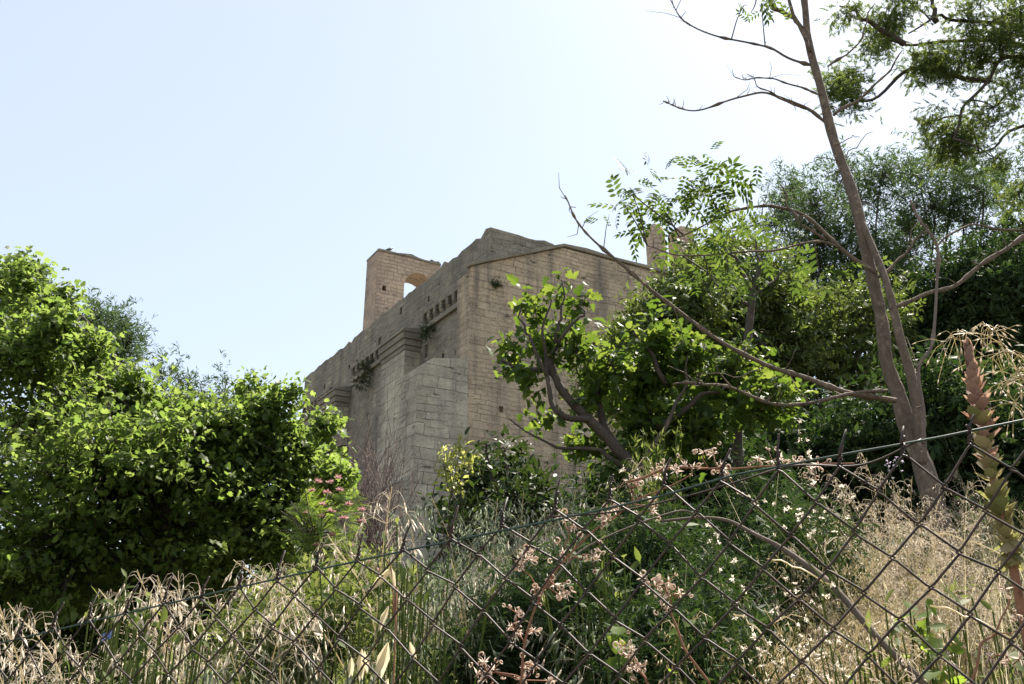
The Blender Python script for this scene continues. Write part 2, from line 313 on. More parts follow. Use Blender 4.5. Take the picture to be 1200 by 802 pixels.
# ------------------------------------------------------------------ ground
def grid_ground():
    xs = np.unique(np.concatenate([np.linspace(-8, 8, 81), np.linspace(-60, 60, 61), np.linspace(-900, 900, 31)]))
    ys = np.unique(np.concatenate([np.linspace(-3, 12, 76), np.linspace(12, 80, 40), np.linspace(-900, 1200, 36)]))
    X, Y = np.meshgrid(xs, ys); Z = G(X, Y)
    nx, ny = len(xs), len(ys); mb = MB()
    i = np.arange(ny - 1)[:, None] * nx; j = np.arange(nx - 1)[None]
    q = np.stack([i + j, i + j + 1, i + nx + j + 1, i + nx + j], axis=2).reshape(-1, 4)
    mb.add(np.stack([X, Y, Z], 2).reshape(-1, 3), q)
    o = mb.build("ground", M['earth'], smooth=True); tag(o, kind="structure")
grid_ground()

# ------------------------------------------------------------------ the ruined church on the hill
CX, CY, CROT = -0.866, 31.0, rad(31)          # near corner; local x runs right along the front, local y back along the side wall
church = thing("ruined_church", "ruined pale stone fortress church on the hill, with buttresses and an arched bell wall", "building", (CX, CY, 0))
church.rotation_euler = (0, 0, CROT)

def wall_obj(name, bm, mat, parent=church, bevel=0.03):
    bm.normal_update()
    if bevel:
        bmesh.ops.bevel(bm, geom=[e for e in bm.edges if len(e.link_faces) == 2 and e.calc_face_angle(0) > 0.6], offset=bevel, segments=2, affect='EDGES', profile=0.6)
    uvl = bm.loops.layers.uv.new("UVMap")
    for f in bm.faces:
        n = f.normal
        for l in f.loops:
            c = l.vert.co
            if abs(n.z) > 0.75: l[uvl].uv = (c.x, c.y)
            elif abs(n.y) >= abs(n.x): l[uvl].uv = (c.x + 3.3, c.z)
            else: l[uvl].uv = (c.y + 17.1, c.z)
    me = bpy.data.meshes.new(name); bm.to_mesh(me); bm.free(); me.materials.append(mat)
    o = bpy.data.objects.new(name, me); COL.objects.link(o); o.parent = parent; return o
def prism(bm, poly, a0, a1, axis):
    """polygon (in the two other axes) swept along axis from a0 to a1"""
    def co(p, a): return {'x': (a, p[0], p[1]), 'y': (p[0], a, p[1]), 'z': (p[0], p[1], a)}[axis]
    v0 = [bm.verts.new(co(p, a0)) for p in poly]; v1 = [bm.verts.new(co(p, a1)) for p in poly]
    n = len(poly); fs = [bm.faces.new(v0), bm.faces.new(v1[::-1])]
    for i in range(n): fs.append(bm.faces.new((v0[i], v1[i], v1[(i + 1) % n], v0[(i + 1) % n])))
    bmesh.ops.recalc_face_normals(bm, faces=fs)
def box(bm, x0, x1, y0, y1, z0, z1): prism(bm, [(x0, y0), (x1, y0), (x1, y1), (x0, y1)], z0, z1, 'z')
def rough_top(a0, a1, z, step, amp, seed):
    r = np.random.default_rng(seed); n = max(2, int((a1 - a0) / step)); out = []
    for i in range(n + 1):
        t = a0 + (a1 - a0) * i / n
        out.append((t, z + r.normal() * amp if 0 < i < n else z))
    return out

# side wall (faces left), slightly ragged top
bm = bmesh.new()
top = rough_top(0, 23.6, 17.86, 0.42, 0.055, 3)
prism(bm, [(0, 3.5)] + top + [(23.6, 3.5)], 0.0, 1.4, 'x')
side_wall = wall_obj("side_wall", bm, M['wall'])
# front wall (faces right), plain upper band behind and a gabled lower face standing proud of it
bm = bmesh.new()
prism(bm, [(1.4, 3.5)] + rough_top(1.4, 18, 17.86, 0.4, 0.05, 4) + [(18, 3.5)], 0.0, 1.4, 'y')
wall_obj("front_wall", bm, M['wall'])
bm = bmesh.new()
prism(bm, [(-1.02, 3.5), (-1.02, 15.75), (-0.5, 16.0), (3.4, 17.70), (8, 17.78), (18, 17.7), (18, 3.5)], -0.22, -0.003, 'y')
facing = wall_obj("front_facing", bm, M['front'])
bm = bmesh.new()   # coping on the slope of the front
prism(bm, [(-1.12, 15.72), (-0.5, 16.02), (3.42, 17.72), (3.42, 17.86), (2.3, 17.40), (1.2, 16.93), (0.2, 16.52), (-0.55, 16.16), (-1.12, 15.86)], -0.36, 0.0, 'y')
prism(bm, [(3.43, 17.74), (10, 17.84), (18, 17.8), (18, 17.9), (14, 17.96), (11, 17.9), (8, 17.97), (6, 17.91), (4.6, 17.96), (3.43, 17.88)], -0.30, 0.05, 'y')
wall_obj("front_coping", bm, M['cap'])
bm = bmesh.new(); box(bm, 1.4, 18, 22.2, 23.6, 3.5, 17.8); wall_obj("rear_wall", bm, M['wall'])
bm = bmesh.new(); box(bm, 16.6, 18, 1.4, 22.2, 3.5, 17.8); wall_obj("far_side_wall", bm, M['wall'])
bm = bmesh.new(); prism(bm, [(1.4, 16.6), (9, 17.4), (16.6, 16.6), (16.6, 16.3), (1.4, 16.3)], 1.4, 22.2, 'y'); wall_obj("unseen_roof_slab", bm, M['cap'])  # unseen slab, added to keep light from passing through the walls
# corner pilaster beside the facing
bm = bmesh.new(); prism(bm, [(-1.02, 3.5), (-1.02, 15.6), (-0.003, 16.0), (-0.003, 3.5)], 0.0, 0.85, 'y'); wall_obj("corner_pilaster", bm, M['front'])
# big corner buttress of pale ashlar with a sloping top
bm = bmesh.new(); prism(bm, [(-3.12, 3.5), (-3.12, 11.25), (-2.5, 11.72), (-1.03, 11.95), (-1.03, 3.5)], -0.26, 1.75, 'y'); wall_obj("corner_buttress", bm, M['ashlar'])
bm = bmesh.new(); prism(bm, [(-3.6, 3.5), (-3.6, 7.1), (-3.13, 7.5), (-3.13, 3.5)], -0.4, 1.75, 'y'); wall_obj("buttress_footing", bm, M['ashlar'])
# side buttresses with moulded caps
def buttress(y0, y1, out, zt, name="buttress"):
    bm = bmesh.new(); box(bm, -out, -0.003, y0, y1, 3.5, zt - 0.95); b = wall_obj(name, bm, M['ashlar'])
    bm = bmesh.new()
    for k, (o, z0, z1) in enumerate(((0.03, zt - 0.947, zt - 0.72), (0.09, zt - 0.717, zt - 0.42), (0.16, zt - 0.417, zt - 0.12))):
        box(bm, -out - o, -0.004, y0 - o, y1 + o, z0, z1)
    prism(bm, [(-out - 0.23, zt - 0.117), (-out - 0.21, zt), (-0.005, zt + 0.2), (-0.005, zt - 0.117)], y0 - 0.2, y1 + 0.2, 'y')
    c = wall_obj("cap", bm, M['cap'], b); return b
buttress(6.35, 9.0, 0.78, 15.3)
buttress(15.2, 17.6, 0.75, 14.85)
# arcaded band of little corbels under the parapet
def corbels(y0, y1, zb, n):
    bm = bmesh.new(); box(bm, -0.16, -0.004, y0, y1, zb - 0.34, zb - 0.12); c = wall_obj("string_course", bm, M['cap'], bevel=0.02)
    bm = bmesh.new(); box(bm, -0.20, -0.004, y0, y1, zb + 0.42, zb + 0.6)
    st = (y1 - y0) / n
    for i in range(n + 1):
        y = y0 + i * st; wd = 0.13
        a, b = max(y0, y - wd), min(y1, y + wd)
        prism(bm, [(-0.05, zb - 0.05), (-0.19, zb + 0.12), (-0.19, zb + 0.417), (-0.004, zb + 0.417), (-0.004, zb - 0.05)], a, b, 'y')
    wall_obj("corbel_table", bm, M['wall'], bevel=0.0)
corbels(1.05, 5.9, 15.55, 8)
corbels(9.6, 14.7, 15.5, 8)
corbels(18.2, 22.8, 15.2, 7)
# holes of lost beams, cut into the walls
def cut_holes(o, boxes):
    bm = bmesh.new(); bm.from_mesh(o.data); bm.free()
    cb = bmesh.new()
    for bx in boxes: box(cb, *bx)
    uvl = cb.loops.layers.uv.new("UVMap")
    for f in cb.faces:
        for l in f.loops: l[uvl].uv = (l.vert.co.y + l.vert.co.x, l.vert.co.z)
    cm = bpy.data.meshes.new("cut"); cb.to_mesh(cm); cb.free(); co = bpy.data.objects.new("cut", cm); COL.objects.link(co); co.matrix_world = Matrix.Translation((CX, CY, 0)) @ Matrix.Rotation(CROT, 4, 'Z')
    md = o.modifiers.new("b", 'BOOLEAN'); md.object = co; md.operation = 'DIFFERENCE'; md.solver = 'EXACT'
    bpy.context.view_layer.update(); dg = bpy.context.evaluated_depsgraph_get(); me = bpy.data.meshes.new_from_object(o.evaluated_get(dg))
    o.modifiers.clear(); o.data = me; bpy.data.objects.remove(co)
HOLES = [(8.82, 17.25, .12, .2), (11.4, 16.5, .16, .2), (10.1, 15.9, .14, .2), (2.78, 13.3, .12, .14), (4.06, 13.5, .10, .14), (5.75, 14.25, .13, .32), (15.6, 16.3, .12, .12), (5.7, 16.75, .1, .14), (2.0, 14.4, .09, .1), (19.6, 16.2, .12, .12)]
cut_holes(side_wall, [(-.3, .5, y - w_, y + w_, z - h_, z + h_) for y, z, w_, h_ in HOLES])
cut_holes(facing, [(x - .1, x + .1, -.5, -.05, z - .12, z + .12) for x, z in ((1.2, 12.4), (2.6, 13.6), (0.4, 10.2), (3.1, 11.1))])
# bell wall with an arched opening, crossing the far part of the side wall
def arch_poly(x0, x1, zb, zt, ax0, ax1, aspring, n=12):
    r = (ax1 - ax0) / 2; cx = (ax0 + ax1) / 2
    pts = [(x0, zb), (x0, zt[0])] + zt[1] + [(x1, zb), (ax1, zb), (ax1, aspring)]
    for i in range(1, n): a = math.pi * i / n; pts.append((cx + r * math.cos(a), aspring + r * math.sin(a)))
    return pts + [(ax0, aspring), (ax0, zb)]
bm = bmesh.new()
r = np.random.default_rng(5)
topb = [(x, 22.05 + r.normal() * 0.04 - 0.012 * x) for x in np.linspace(0.3, 3.6, 9)] + [(3.75, 21.95), (3.8, 21.5), (4.4, 21.45), (4.7, 21.3)]
prism(bm, arch_poly(0.003, 4.7, 17.6, (21.95, topb), 1.62, 3.42, 20.35), 12.35, 13.95, 'y')
bw = wall_obj("bell_wall", bm, M['bell'], bevel=0.02); cut_holes(bw, [(.36, .58, 12.1, 12.9, 19.74, 20.02)])
bm = bmesh.new(); prism(bm, [(p[0], p[1]) for p in [(0.0, 21.97)] + topb[:10] + [(topb[9][0], topb[9][1] + .12)] + [(x, z + 0.12 + r.normal() * 0.025) for x, z in topb[:9][::-1]] + [(0.0, 22.1)]], 12.28, 14.0, 'y')
wall_obj("bell_wall_coping", bm, M['cap'], bw, bevel=0.0)
# small belfry piers on the front wall
bm = bmesh.new(); prof = [(.46, 17.85), (.47, 19.3), (.45, 19.85), (.40, 20.12), (.28, 20.32), (.12, 20.42)]; rings = []
for r_, z_ in prof: rings.append([bm.verts.new((9.30 + r_ * math.cos(i * math.pi / 12), 0.6 + r_ * math.sin(i * math.pi / 12), z_ + (.35 if z_ > 18 else 0))) for i in range(24)])
for A_, B_ in zip(rings, rings[1:]):
    for i in range(24): bm.faces.new((A_[i], A_[(i + 1) % 24], B_[(i + 1) % 24], B_[i]))
bm.faces.new(rings[-1]); bm.faces.new(rings[0][::-1]); wall_obj("belfry_pier", bm, M['bell'], bevel=0)
bm = bmesh.new(); prism(bm, [(10.4, 17.85), (10.42, 20.6), (10.6, 20.9), (11.4, 21.0), (11.5, 17.85)], 0.2, 1.0, 'y')
wall_obj("belfry_wall", bm, M['bell'], bevel=0.05)

def CW(x, y, z):
    c, s = math.cos(CROT), math.sin(CROT); return np.array([CX + c * x - s * y, CY + s * x + c * y, z])

# ------------------------------------------------------------------ leaf templates (tip along +X, upper side +Z)
def tmpl_from_half(half, mid=None, droop=0.15, fold=0.12):
    """half outline [(x, y)...] from base to tip, mirrored; fan from a point on the midrib"""
    up = list(half); lo = [(x, -y) for x, y in half[1:-1]][::-1]
    o = np.array(up + lo); mid = mid or (0.42, 0)
    V = np.zeros((len(o) + 1, 3)); V[0, :2] = mid; V[1:, :2] = o
    V[:, 2] = fold * np.abs(V[:, 1]) - droop * V[:, 0] ** 2
    n = len(o); f = np.array([(0, 1 + i, 1 + (i + 1) % n) for i in range(n)])
    return V, [f]
FIG = tmpl_from_half([(0, 0), (-0.06, 0.16), (0.08, 0.38), (0.30, 0.46), (0.36, 0.24), (0.66, 0.40), (0.70, 0.19), (1.0, 0)], (0.3, 0), 0.22, 0.18)
FIGB = tmpl_from_half([(0, 0), (0.0, 0.22), (0.2, 0.40), (0.52, 0.36), (0.8, 0.2), (1.0, 0)], (0.4, 0), 0.3, 0.25)
FIGC = tmpl_from_half([(0, 0), (-0.04, 0.14), (0.12, 0.30), (0.34, 0.34), (0.42, 0.2), (0.68, 0.28), (0.75, 0.12), (0.95, 0)], (0.32, 0), 0.7, 0.5)
OVATE = tmpl_from_half([(0, 0), (0.28, 0.18), (0.62, 0.16), (1.0, 0)], (0.45, 0), 0.12, 0.2)
RHOMB = (np.array([(0, 0, 0), (0.45, 0.2, 0.05), (1, 0, -0.05), (0.45, -0.2, 0.05)], float), [np.array([(0, 1, 2, 3)])])
SLIM = (np.array([(0, 0, 0), (0.4, 0.10, 0.02), (1, 0, -0.05), (0.4, -0.10, 0.02)], float), [np.array([(0, 1, 2, 3)])])
def compound(parts):
    """join (template, pos, dir, normal, scale) into one template"""
    mb = MB()
    for t, p, d, n, s in parts: mb.inst(t, [p], [d], [n], s)
    V = np.concatenate(mb.v); by = {}
    for a in mb.f: by.setdefault(a.shape[1], []).append(a)
    return V, [np.concatenate(x) for x in by.values()]
def pinnate(pairs=4, ll=0.36, droop=0.25, width=OVATE):
    ps = []
    for k in range(pairs):
        x = 0.22 + 0.62 * k / max(1, pairs - 1); z = -droop * x * x
        for s in (1, -1): ps.append((width, (x, 0, z), (0.45, s * 0.9, -0.12), (0, 0, 1), ll * (1 - 0.15 * abs(k - pairs / 2) / pairs)))
    ps.append((width, (0.88, 0, -droop * 0.77), (1, 0, -0.4), (0, 0, 1), ll * 0.95))
    ps.append((SLIM, (0, 0, 0), (1, 0, -droop * 0.7), (0, 0, 1), 0.9)) if False else None
    return compound([p for p in ps if p])
def sprig(n, leaf, ls, seed, spread=0.35, length=1.0):
    r = np.random.default_rng(seed); ps = []
    for k in range(n):
        x = length * (k + 0.3) / n; a = r.uniform(0, 6.28); d = np.array([0.7, math.cos(a), math.sin(a)]) + r.normal(size=3) * 0.2
        ps.append((leaf, (x, r.normal() * 0.03, r.normal() * 0.03), d, r.normal(size=3) + np.array([0, 0, 1.2]), ls * r.uniform(0.7, 1.2)))
    return compound(ps)
PINN = pinnate(4, 0.36)
PINN6 = pinnate(9, 0.20, 0.2, SLIM)
SPRIGS = [sprig(9, RHOMB, 0.42, s) for s in range(4)]
SPRIGS_F = [sprig(12, SLIM, 0.45, 20 + s) for s in range(4)]
def cyp(seed):
    r = np.random.default_rng(seed); ps = []
    for k in range(16):
        x = 0.05 + 0.9 * k / 16; s = 1 if k % 2 else -1; ln = 0.42 * (1 - x * 0.6)
        d = (0.75, s * 0.55, r.normal() * 0.25)
        ps.append((SLIM, (x, 0, -0.1 * x * x), d, r.normal(size=3), ln))
        ps.append((SLIM, (x + 0.1 * ln, s * 0.25 * ln, 0), (0.9, s * 0.1, r.normal() * 0.3), r.normal(size=3), ln * 0.7))
    ps.append((SLIM, (0.5, 0, -.03), (1, 0, 0), (0, 0, 1), 0.55))
    return compound(ps)
CYP = [cyp(s) for s in range(3)]

# ------------------------------------------------------------------ trees and bushes
def pxblob(px, py, Y, rpx, depth=1.0, n=40):
    c = P(px, py, Y); rr = rpx * np.linalg.norm(c - EYE) / FPX * 0.97
    return c, np.array([rr, rr * depth, rr]), n
def ground_pt(x, y): return np.array([x, y, float(G(x, y)) - 0.03])

def join_to(wood, blobs, pts, r0, r1):
    for c, rr, n in blobs:
        a = pts[np.argmin(np.linalg.norm(pts - c, axis=1))]; l = np.linalg.norm(a - c)
        if l > .005: wood.tube(smooth_path([a, a * .5 + c * .5 + np.array([0, 0, .08 * l]), c], 5), np.linspace(r0, r1, 11), 5)
def foliage(mb, wood, blobs, tmpls, size, seed, per=6, up=0.3, out=0.6, down=0.0, twig_r=0.004, twig_len=1.0, shell=0.45, wood_prob=1.0, rough=0.35):
    r = np.random.default_rng(seed)
    for c, rr, n in blobs:
        d = runit(n, r); rad_ = r.uniform(shell ** 3, 1, n) ** (1 / 3) * (1 + r.normal(size=n) * rough * 0.4)
        lump = 0.82 + 0.3 * np.sin(d[:, 0] * 5 + c[0]) * np.sin(d[:, 2] * 6 + c[2])
        q = c + d * rr * (rad_ * lump)[:, None]
        if wood is not None:
            for i in range(n):
                if r.random() < wood_prob:
                    a = c + (q[i] - c) * r.uniform(0.0, 0.12); mid = (a + q[i]) / 2 + r.normal(size=3) * 0.06 * np.linalg.norm(q[i] - a)
                    wood.tube([a, mid, q[i]], [twig_r, twig_r * 0.8, twig_r * 0.5], 4, False)
        pos = np.repeat(q, per, axis=0) + r.normal(size=(n * per, 3)) * max(size * 0.7, 0.07 if per > 8 else 0) * twig_len
        o = np.repeat(d, per, axis=0)
        dr = out * o + r.normal(size=pos.shape) * 0.75; dr[:, 2] -= down
        nr = r.normal(size=pos.shape) * 0.6; nr[:, 2] += up * 2 + 0.4
        sc = size * r.uniform(0.45, 1.35, len(pos))
        pick = r.integers(0, len(tmpls), len(pos))
        for k, t in enumerate(tmpls):
            m = pick == k; mb.inst(t, pos[m], dr[m], nr[m], sc[m])

def tree(name, label, cat, base, blobs, tmpls, size, leafm, barkm, seed, trunk_r=0.1, per=6, group=None, fork=0.35, limb_r=None, crown="crown", back=0.0, **kw):
    r = np.random.default_rng(seed + 1000)
    base = np.asarray(base, float); t = thing(name, label, cat, base, group)
    cs = np.array([b[0] for b in blobs]); cc = cs.mean(0)
    fk = base + (cc - base) * fork + np.array([r.normal() * 0.1, r.normal() * 0.1, 0])
    wd = MB()
    path = wob(smooth_path([base - np.array([0, 0, 0.1]), base * 0.5 + fk * 0.5 + r.normal(size=3) * 0.06, fk, fk * 0.4 + cc * 0.6], 5), 0.02 * np.linalg.norm(cc - base), seed)
    wd.tube(path, np.linspace(trunk_r, trunk_r * 0.45, len(path)), 8)
    lr = limb_r or trunk_r * 0.42
    for c, rr, n in blobs:
        i = r.integers(int(len(path) * 0.45), len(path)); a = path[i]
        c = c + np.array([0, back, -back * .2]); m1 = a * 0.6 + c * 0.4 + r.normal(size=3) * 0.07 * np.linalg.norm(c - a) + np.array([0, 0, 0.05 * np.linalg.norm(c - a)])
        lp = wob(smooth_path([a, m1, c, c + (c - m1) / np.linalg.norm(c - m1) * rr[2] * 0.4], 5), 0.02 * np.linalg.norm(c - a), seed + len(wd.v))
        wd.tube(lp, np.linspace(lr, lr * 0.2, len(lp)), 6)
    cr = MB(); foliage(cr, wd, blobs, tmpls, size, seed, per=per, **kw)
    wd.build("trunk", barkm, t, smooth=True, loc=base); cr.build(crown, leafm, t, loc=base)
    return t

# the big fig on the left
bl = []
for px, py, rp, n in ((5, 345, 45, 60), (45, 318, 20, 14), (70, 352, 24, 24), (25, 330, 22, 20), (30, 415, 58, 90), (92, 440, 44, 70), (-40, 420, 80, 80), (145, 478, 40, 70), (190, 495, 32, 50), (60, 500, 85, 120),
                      (130, 550, 85, 120), (220, 540, 60, 90), (262, 512, 34, 45), (308, 482, 22, 30), (300, 530, 44, 75), (345, 525, 36, 66), (372, 545, 24, 36), (355, 585, 36, 50), (290, 590, 60, 85), (200, 620, 75, 100),
                      (90, 640, 90, 110), (-20, 570, 100, 90), (330, 640, 40, 50), (380, 500, 14, 12), (0, 680, 80, 60), (250, 665, 50, 50), (335, 465, 18, 14), (292, 458, 16, 14), (160, 452, 16, 16), (215, 492, 28, 40), (250, 500, 26, 30), (110, 412, 18, 20), (68, 385, 28, 40), (395, 560, 16, 16)):
    bl.append(pxblob(px, py, 8.0 + RNG.uniform(-0.5, 0.7), rp * 0.97, 0.75 if py < 540 else 1.9, int(n * (1.35 if py < 540 else 2.4))))
tree("fig_tree", "big broad-leaved green fig tree filling the left side, sunlit along its top", "tree", ground_pt(-2.9, 8.3), bl, [FIG, FIG, FIGB, FIGC], 0.062, M['fig'], M['darkbark'], 11, 0.16, limb_r=.026, back=.55, per=18,
     down=0.3, out=0.45, up=0.4, twig_r=0.005, shell=0.2, rough=0.75)
# fine distant trees showing above the fig
for i, (spec, lab) in enumerate((
        (((110, 375, 22, 60), (120, 400, 26, 70), (100, 420, 26, 70)), "fine-leaved bluish tree just behind the tallest left part of the fig"),
        (((146, 382, 17, 45), (150, 402, 18, 50), (140, 425, 22, 50)), "loose feathery bluish tree top rising second above the fig"),
        (((190, 438, 9, 16), (212, 448, 14, 26), (236, 462, 12, 20), (205, 470, 20, 30)), "small sparse tree top above the middle of the fig"),
        (((265, 448, 9, 14), (262, 475, 12, 22), (285, 490, 22, 40)), "thin tall sapling top nearest the church above the fig"))):
    Y = 20 + i * 0.8; b = [pxblob(a, c, Y, d, 1.0, n) for a, c, d, n in spec]; c0 = b[0][0]
    tree("distant_tree", lab, "tree", ground_pt(b[-1][0][0], Y + 0.3), b, SPRIGS_F, 0.34, M['blue'], M['darkbark'], 30 + i, 0.08, per=2, group="distant trees above the fig", limb_r=0.025, shell=0.1, fork=0.6, out=0.3, up=0.0, twig_r=0.012)

# twiggy bare shrub in front of the church
def bare_shrub():
    base = P(432, 640, 21.0); base[2] = float(G(base[0], base[1])); t = thing("bare_shrub", "leafless purplish twiggy shrub in front of the church side wall", "shrub", base)
    r = np.random.default_rng(77); mb = MB()
    for k in range(64):
        tx, ty = r.uniform(385, 500), 0
        ty = 480 + abs(tx - 425) * r.uniform(0.6, 1.4) + r.uniform(-15, 90)
        e = P(tx, ty, 21 + r.normal() * 0.7); st = base + np.array([r.normal() * 0.35, r.normal() * 0.35, 0])
        p = wob(smooth_path([st, st * 0.55 + e * 0.45 + np.array([r.normal() * 0.15, r.normal() * .1, 0.25]), e], 7), 0.05, k + 500)
        mb.tube(p, np.linspace(0.02, 0.005, len(p)), 4, False)
        for _ in range(9):
            i = r.integers(4, len(p)); d = np.array([r.normal() * 0.5, r.normal() * 0.5, abs(r.normal()) * 0.8 + 0.2]); l = r.uniform(0.3, 0.9)
            mb.tube([p[i], p[i] + d * l * 0.5 + r.normal(size=3) * 0.03, p[i] + d * l + r.normal(size=3) * 0.06], [0.008, 0.006, 0.004], 3, False)
    mb.build("twigs", M['purpletwig'], t, loc=base)
bare_shrub()

# plants growing out of the church walls
def wall_plant(label, c, rpx_m, n, hang, seed, mat='dark', size=0.16):
    t = thing("wall_plant", label, "plant", c, "plants growing in the church walls")
    mb = MB(); wd = MB()
    b = [(c + np.array([0, 0, -hang * 0.0]), np.array([rpx_m, rpx_m * 0.5, rpx_m]), n), (c + np.array([-0.1, -0.1, -hang]), np.array([rpx_m * 0.8, rpx_m * 0.4, rpx_m * 0.9]), n)]
    foliage(mb, wd, b, SPRIGS, size, seed, per=3, out=0.5, down=0.3, twig_r=0.008)
    wd.tube([c + np.array([0.2, 0.2, 0.0]), c, c + np.array([-0.1, -0.1, -hang])], [0.03, 0.025, 0.01], 5)
    wd.build("stem", M['darkbark'], t, loc=c); mb.build("leaves", M[mat], t, loc=c)
wall_plant("dark green plant hanging from the side wall between two buttresses", CW(-0.35, 12.2, 15.2), 0.62, 60, 0.75, 60)
wall_plant("dark tuft growing between the capped buttress and the corner pilaster", CW(-0.3, 5.0, 15.05), 0.30, 34, 0.35, 61)
wall_plant("tiny round tuft high on the front wall below the coping", CW(0.15, -0.28, 15.25), 0.16, 22, 0.05, 62, size=0.12)
wall_plant("small dry tuft on top of the bell wall", CW(0.5, 13.0, 22.2), 0.10, 8, 0.0, 63, size=0.10)

# two birds on the bell wall
def bird(label, p, heading, sc=1.0):
    t = thing("bird", label, "bird", p, "birds perched on the bell wall"); mb = MB(); sx = np.array([math.cos(heading), math.sin(heading), 0])
    body = np.array([(-0.20, 0.02), (-0.12, 0.05), (-0.04, 0.085), (0.04, 0.12), (0.09, 0.16), (0.12, 0.195), (0.155, 0.20), (0.19, 0.19)]) * sc
    pts = np.array([p + sx * a + np.array([0, 0, b + 0.05 * sc]) for a, b in body])
    mb.tube(pts, np.array([0.012, 0.03, 0.06, 0.07, 0.055, 0.038, 0.034, 0.006]) * sc, 8)
    for s in (-1, 1):
        o = np.array([-sx[1], sx[0], 0]) * 0.025 * s * sc; mb.tube([p + o + sx * 0.0, p + o + np.array([0, 0, 0.09 * sc])], 0.006 * sc, 5)
    mb.build("body", M['bird'], t, smooth=True, loc=p)
bird("dark bird perched at the left end of the bell wall top", CW(0.75, 12.6, 22.17), 0.8, 1.25)
bird("dark bird perched at the right end of the bell wall top", CW(3.35, 12.6, 22.12), 2.2, 1.1)

# right-hand background trees
def px_tree(name, label, Y, spec, tmpls, size, mat, seed, depth=1.0, dy=0.5, base_px=None, group="trees on the slope at the right", bark='darkbark', trunk_r=0.12, **kw):
    r = np.random.default_rng(seed)
    b = [pxblob(a, c, Y + r.uniform(-dy, dy), d, depth, n) for a, c, d, n in spec]
    bx = P(base_px, 500, Y)[0] if base_px else np.mean([q[0][0] for q in b])
    return tree(name, label, "tree", ground_pt(bx, Y), b, tmpls, size, M[mat], M[bark], seed, trunk_r, group=group, **kw)
px_tree("airy_tree", "tall airy blue-green tree with sky showing through, behind the bare leaning trunk", 15, [(925, 222, 22, 30), (915, 260, 28, 40), (955, 240, 30, 44), (990, 200, 22, 26), (1005, 235, 36, 50), (960, 285, 38, 60), (1035, 205, 26, 34), (1010, 290, 40, 60), (940, 320, 42, 70), (990, 340, 45, 80)],
        SPRIGS_F, 0.26, 'blue', 41, base_px=985, per=5, limb_r=0.03, shell=0.15, out=0.3, twig_r=0.008, dy=1.0)
px_tree("airy_tree", "tall airy blue-green tree at the right edge, below the cypress branches", 15.5, [(1070, 205, 30, 42), (1095, 245, 34, 50), (1065, 265, 34, 50), (1120, 200, 28, 36), (1150, 225, 30, 36), (1170, 200, 20, 20), (1190, 235, 22, 20), (1060, 300, 40, 60), (1040, 330, 40, 60), (1130, 260, 30, 40)],
        SPRIGS_F, 0.26, 'blue', 42, base_px=1095, per=5, limb_r=0.03, shell=0.15, out=0.3, twig_r=0.008, dy=1.0)
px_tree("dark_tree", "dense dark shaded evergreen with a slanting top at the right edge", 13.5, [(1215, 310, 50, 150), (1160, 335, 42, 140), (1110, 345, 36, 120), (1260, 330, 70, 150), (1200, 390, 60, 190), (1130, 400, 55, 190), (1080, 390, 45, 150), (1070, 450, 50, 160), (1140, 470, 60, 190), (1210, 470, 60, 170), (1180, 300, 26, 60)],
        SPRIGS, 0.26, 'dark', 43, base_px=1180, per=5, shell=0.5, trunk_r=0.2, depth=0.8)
px_tree("bushy_tree", "olive-green small-leaved bush against the right end of the church front", 11.0, [(760, 380, 18, 50), (800, 354, 20, 50), (768, 395, 36, 100), (735, 420, 30, 80), (810, 365, 34, 90), (712, 448, 30, 80), (760, 440, 50, 120), (818, 325, 18, 36), (835, 305, 16, 26)],
        SPRIGS, 0.24, 'olive', 44, base_px=750, per=4, shell=0.4)
px_tree("bushy_tree", "mid-green bushy tree between the ash sapling and the leaning trunk", 12.0, [(850, 345, 40, 110), (895, 335, 36, 90), (935, 370, 42, 110), (865, 405, 48, 120), (930, 430, 50, 130), (985, 400, 44, 120), (1020, 370, 40, 110), (1000, 450, 48, 120), (860, 290, 26, 40), (900, 480, 50, 120), (820, 430, 45, 110)],
        SPRIGS, 0.24, 'olive', 45, base_px=925, per=4, shell=0.4)
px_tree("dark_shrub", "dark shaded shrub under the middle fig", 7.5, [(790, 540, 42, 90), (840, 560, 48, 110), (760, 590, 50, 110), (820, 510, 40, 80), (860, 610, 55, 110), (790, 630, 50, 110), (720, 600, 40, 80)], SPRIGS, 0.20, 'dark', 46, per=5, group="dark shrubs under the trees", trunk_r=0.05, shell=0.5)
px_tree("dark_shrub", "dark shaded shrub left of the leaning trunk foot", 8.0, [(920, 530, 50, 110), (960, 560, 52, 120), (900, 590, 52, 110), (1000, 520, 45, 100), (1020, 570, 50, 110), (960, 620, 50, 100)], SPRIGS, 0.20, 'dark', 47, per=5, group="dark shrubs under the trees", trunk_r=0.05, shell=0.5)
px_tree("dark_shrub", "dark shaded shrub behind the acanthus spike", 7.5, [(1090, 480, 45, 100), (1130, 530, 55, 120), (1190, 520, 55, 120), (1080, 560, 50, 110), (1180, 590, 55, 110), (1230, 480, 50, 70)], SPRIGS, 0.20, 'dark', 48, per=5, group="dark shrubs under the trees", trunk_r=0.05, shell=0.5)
px_tree("dark_shrub", "dark shaded shrub in the bottom left corner under the fig", 9.2, [(20, 715, 50, 110), (90, 715, 50, 110), (160, 710, 46, 90), (-40, 740, 60, 80), (235, 715, 40, 80)], SPRIGS, 0.20, 'dark', 49, per=5, group="dark shrubs under the trees", trunk_r=0.05, shell=0.5)
